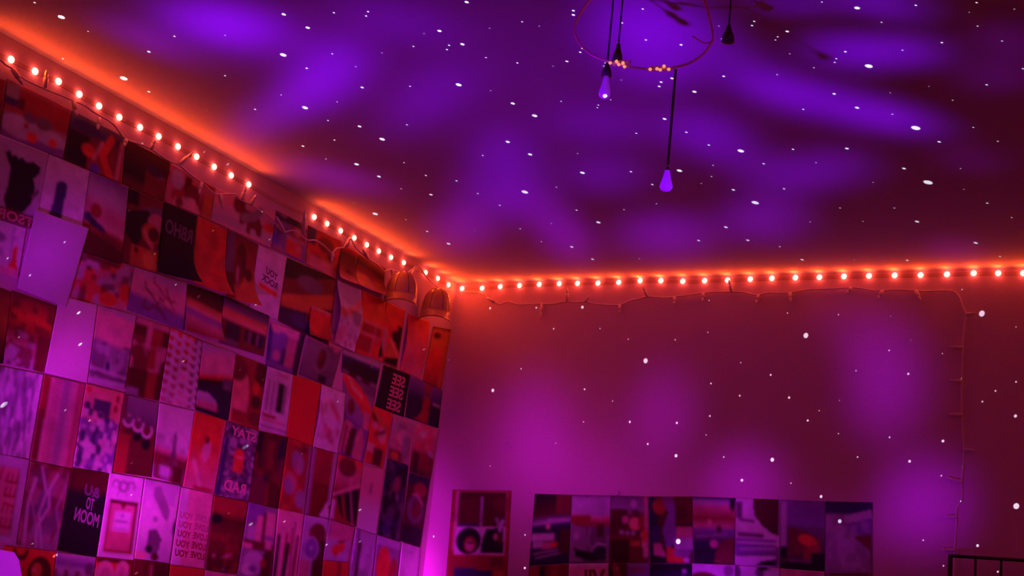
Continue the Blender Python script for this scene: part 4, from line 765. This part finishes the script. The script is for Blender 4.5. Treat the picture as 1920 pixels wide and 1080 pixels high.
# --- back wall
B_GRP = 'prints in the rows on the back wall'
card('poster', 'red bordered poster of four dark portrait pictures hanging alone beside the corner', [(849,918),(959,920),(948,1130),(833,1128)],
     [('F','r'),('R',.06,.0,.1,.55,'p'),('R',.1,.01,.94,.585,'P'),('R',.12,.015,.93,.33,'k'),('R',.5,.06,.535,.33,'L'),('N',181,5,8,'d',.5,.6,.05,.3),('R',.12,.31,.5,.335,'N'),('R',.11,.335,.93,.575,'W'),
      ('E',.33,.46,.21,.12,'K'),('E',.36,.49,.1,.07,'r'),('E',.36,.5,.07,.05,'p'),('E',.37,.475,.06,.012,'k'),('P',[(.62,.345),(.9,.34),(.92,.57),(.54,.57),(.56,.44)],'K'),('E',.78,.42,.04,.03,'p'),('E',.86,.44,.05,.05,'k'),('L',[(.78,.26),(.86,.36)],.05,'M'),('L',[(.88,.28),(.84,.36)],.06,'L'),
      ('R',.7,.6,.92,.68,'d'),('R',.12,.7,.5,.95,'N'),('R',.14,.72,.75,.9,'N'),('R',.78,.72,.95,.9,'o')], wall='B', cat='poster', group='posters on the back wall', cell=2.0)
card(PH, 'print of a dim cafe counter with a pale bench, leftmost in its row', [(1003,926),(1072,928),(1066,1056),(992,1061)],
     [('G',[(0,'K'),(.28,'k'),(.34,'m'),(.4,'L'),(.44,'N'),(.5,'n'),(.6,'n'),(1,'n')],.06),('R',.6,.0,1,.28,'d'),('R',.4,.35,.9,.38,'L'),('E',.42,.46,.06,.04,'P'),('R',.0,.56,.6,.66,'W'),('R',.05,.67,.3,.76,'L'),('R',.3,.68,.55,.78,'p'),('R',.55,.68,.68,.76,'R'),('L',[(.1,.84),(.7,.8)],.03,'L'),('L',[(.15,.9),(.8,.84)],.03,'L'),('R',.75,.5,1,.85,'k')], wall='B')
card(PH, 'print of a pale sky over an old car bonnet', [(1073,928),(1144,929),(1142,1055),(1067,1056)],
     [('G',[(0,'m'),(.06,'L'),(.25,'L'),(.32,'p'),(.42,'r'),(.5,'m'),(1,'m')]),('E',.72,.2,.25,.12,'L'),('R',0,.3,.5,.42,'r'),('P',[(0,.42),(.4,.5),(.45,.95),(0,1)],'M'),('R',.68,.42,.85,.62,'k'),('E',.15,.6,.08,.06,'L'),('L',[(.5,.5),(.45,.7),(.6,.85)],.07,'M'),('P',[(.1,.75),(.2,.8),(.6,.85),(.85,.7),(.92,.95),(.5,.98),(.15,.9)],'K'),('E',.76,.84,.17,.1,'n'),('L',[(.6,.78),(.7,.72),(.9,.74)],.05,'L'),('R',.92,.6,1,1,'M'),('N',7,5,4,'M',.4,.6,0,.3)], wall='B')
card(PH, 'dark red print of a crowded dinner party', [(1145,929),(1215,931),(1217,1055),(1143,1055)],
     [('G',[(0,'m'),(.2,'M'),(.3,'d'),(1,'d')]),('R',.0,.2,.45,.5,'k'),('N',191,6,7,'k',.8,.5,.2,.6),('E',.62,.12,.08,.06,'L'),('E',.4,.36,.09,.06,'p'),('E',.65,.42,.15,.1,'S'),('E',.85,.4,.12,.12,'r'),('E',.3,.55,.05,.03,'L'),('E',.45,.56,.05,.03,'L'),('E',.6,.56,.05,.03,'L'),('R',.55,.68,.78,.75,'o'),('P',[(.8,.55),(.98,.5),(1,.88),(.88,.95)],'P'),('E',.9,.6,.08,.1,'R'),('R',0,.66,.5,1,(.06,.008,.01)),('R',.9,0,1,.5,'p')], wall='B')
card(PH, 'print of a violet dress and red shoes against a dark red wall', [(1216,931),(1298,931),(1300,1056),(1219,1056)],
     [('F','k'),('R',0,.0,.2,1,'n'),('E',.25,.15,.16,.12,'r'),('P',[(.3,0),(.55,0),(.62,.2),(.6,.7),(.4,.8),(.3,.5),(.45,.25)],'V'),('R',.05,.45,.25,.7,'N'),('R',.6,.0,1,.46,'k'),('N',201,4,4,'d',.5,.5,0,.4),('R',.62,.46,1,.62,'p'),('R',.58,.62,1,.8,'L'),('P',[(.1,.7),(.25,.7),(.38,.9),(.08,.92)],'p'),('P',[(.4,.75),(.55,.78),(.9,.98),(.4,1)],'R'),('E',.1,.98,.3,.1,'K'),('E',.85,.95,.06,.04,'W'),('E',.75,.85,.2,.06,'M')], wall='B')
card(PH, 'print of a pink evening sky over violet sea and black rocks', [(1299,931),(1379,934),(1377,1059),(1301,1056)],
     [('G',[(0,'N'),(.08,'L'),(.14,'p'),(.32,'r'),(.44,'p'),(.5,'V'),(.6,'m'),(.68,'n'),(.8,'K'),(1,'K')]),('E',.93,.08,.07,.12,'K'),('P',[(.55,.8),(.7,.65),(1,.6),(1,1),(.5,1)],'d'),('E',.62,.48,.06,.06,'k'),('E',.4,.38,.04,.04,'P'),('L',[(.1,.6),(.8,.55)],.05,'M'),('E',.5,.7,.1,.06,'p')], wall='B')
card(PH, 'print of a bright terraced waterfall below a dark tree', [(1380,934),(1463,937),(1461,1064),(1378,1059)],
     [('F','W'),('R',0,.05,.15,.3,'m'),('P',[(.38,0),(1,0),(1,.55),(.8,.5),(.6,.4),(.42,.25)],'k'),('L',[(.1,.32),(.4,.34)],.06,'m'),('L',[(.1,.54),(.6,.55)],.1,'m'),('R',0,.6,.92,.85,'V'),('L',[(.05,.66),(.9,.66)],.05,'W'),('L',[(.1,.76),(.9,.73)],.05,'L'),('L',[(.05,.85),(.9,.81)],.06,'m'),('L',[(0,.9),(.9,.86)],.06,'W'),('P',[(.45,1),(.6,.92),(1,.88),(1,1)],'K'),('R',.92,.7,1,1,'m')], wall='B')
card(PH, 'violet print of a red leather seat by a pale curtain', [(1464,937),(1547,940),(1546,1071),(1462,1065)],
     [('G',[(0,'V'),(.35,'V'),(.4,'m'),(1,'k')]),('R',.0,.02,.14,.75,'L'),('P',[(.2,.4),(.6,.45),(.9,.55),(.95,.72),(.2,.8)],'d'),('E',.62,.58,.22,.08,'R',15),('P',[(.55,.68),(.9,.62),(.8,.95),(.55,.9)],'r'),('R',.0,.68,.16,.85,'K'),('R',.7,.75,1,1,'K'),('R',0,.9,1,1,'K'),('R',.2,.86,.7,.9,'m')], wall='B')
card(PH, 'print of a pale stony round hill under a dark blue stripe, rightmost in its row', [(1548,940),(1636,942),(1636,1074),(1547,1071)],
     [('G',[(0,'n'),(.16,'N'),(.2,'M'),(1,'m')]),('R',0,.0,1,.12,'N'),('P',[(.3,.22),(1,.1),(1,.25),(.45,.3)],'L'),('P',[(.5,.3),(1,.22),(1,.6),(.6,.45),(.5,.4)],'V'),('E',.4,.85,.58,.42,'M'),('R',0,.2,.4,1,'M'),('N',211,10,10,'L',.45,.58,.2,1),('P',[(.6,.5),(1,.45),(1,1),(.95,.7)],'d'),('L',[(.42,.46),(.7,.46)],.05,'M')], wall='B')
bot = 1200
card(PH, 'dark red print under the cafe counter print, cut off by the bottom edge', [(992,1062),(1066,1057),(1062,bot),(984,bot)], [('F','d'),('R',.05,.05,.25,.6,'r'),('R',.28,0,.42,1,'K'),('N',221,6,6,'r',.7,.5)], wall='B')
card(QU, 'pale pink print showing the tops of big dark red letters', [(1067,1057),(1141,1056),(1139,bot),(1063,bot)], [('F','P'),('R',0,0,1,.04,'W')], wall='B', text=[('XII',.4,.08,.94,.5,'d')])
card(PH, 'dark red print beside the lettered pink one, cut off by the bottom edge', [(1142,1056),(1218,1056),(1218,bot),(1140,bot)], [('F','k'),('R',0,.05,.12,1,'K'),('L',[(.15,.05),(.35,.5)],.16,'r'),('E',.2,.07,.03,.01,'L'),('R',.46,.0,1,1,'V'),('R',.46,.0,.95,.04,'M'),('R',.5,.07,.9,.1,'r')], wall='B')
card(PH, 'almost black blue print at the bottom edge under the violet dress print', [(1219,1057),(1297,1057),(1298,bot),(1219,bot)], [('F','n'),('R',0,0,1,.1,'K'),('E',.8,.2,.06,.05,'V'),('E',.82,.1,.05,.03,'L')], wall='B')
card(PH, 'bright pink print with a dark curve at the bottom edge under the evening sea print', [(1298,1057),(1378,1060),(1379,bot),(1299,bot)], [('F','W'),('E',.25,.3,.45,.2,'d'),('E',.85,.08,.12,.08,'M')], wall='B')
card(PH, 'bright print with small dark clumps at the bottom edge under the waterfall print', [(1379,1060),(1462,1066),(1462,bot),(1380,bot)], [('F','W'),('E',.02,.1,.1,.12,'m'),('E',.55,.08,.1,.06,'m'),('E',.62,.02,.14,.03,'K')], wall='B')
card(PH, 'pale pink print with a red blot at the bottom edge under the red seat print', [(1463,1066),(1546,1072),(1545,bot),(1463,bot)], [('F','P'),('E',.65,.12,.14,.05,'R'),('N',5,4,5,'p',.5,.6)], wall='B')
card(PH, 'mauve print at the bottom edge under the stony hill print', [(1547,1073),(1636,1075),(1636,bot),(1546,bot)], [('F','m'),('R',0,0,1,.04,'d'),('N',15,5,6,'M',.6,.5)], wall='B')
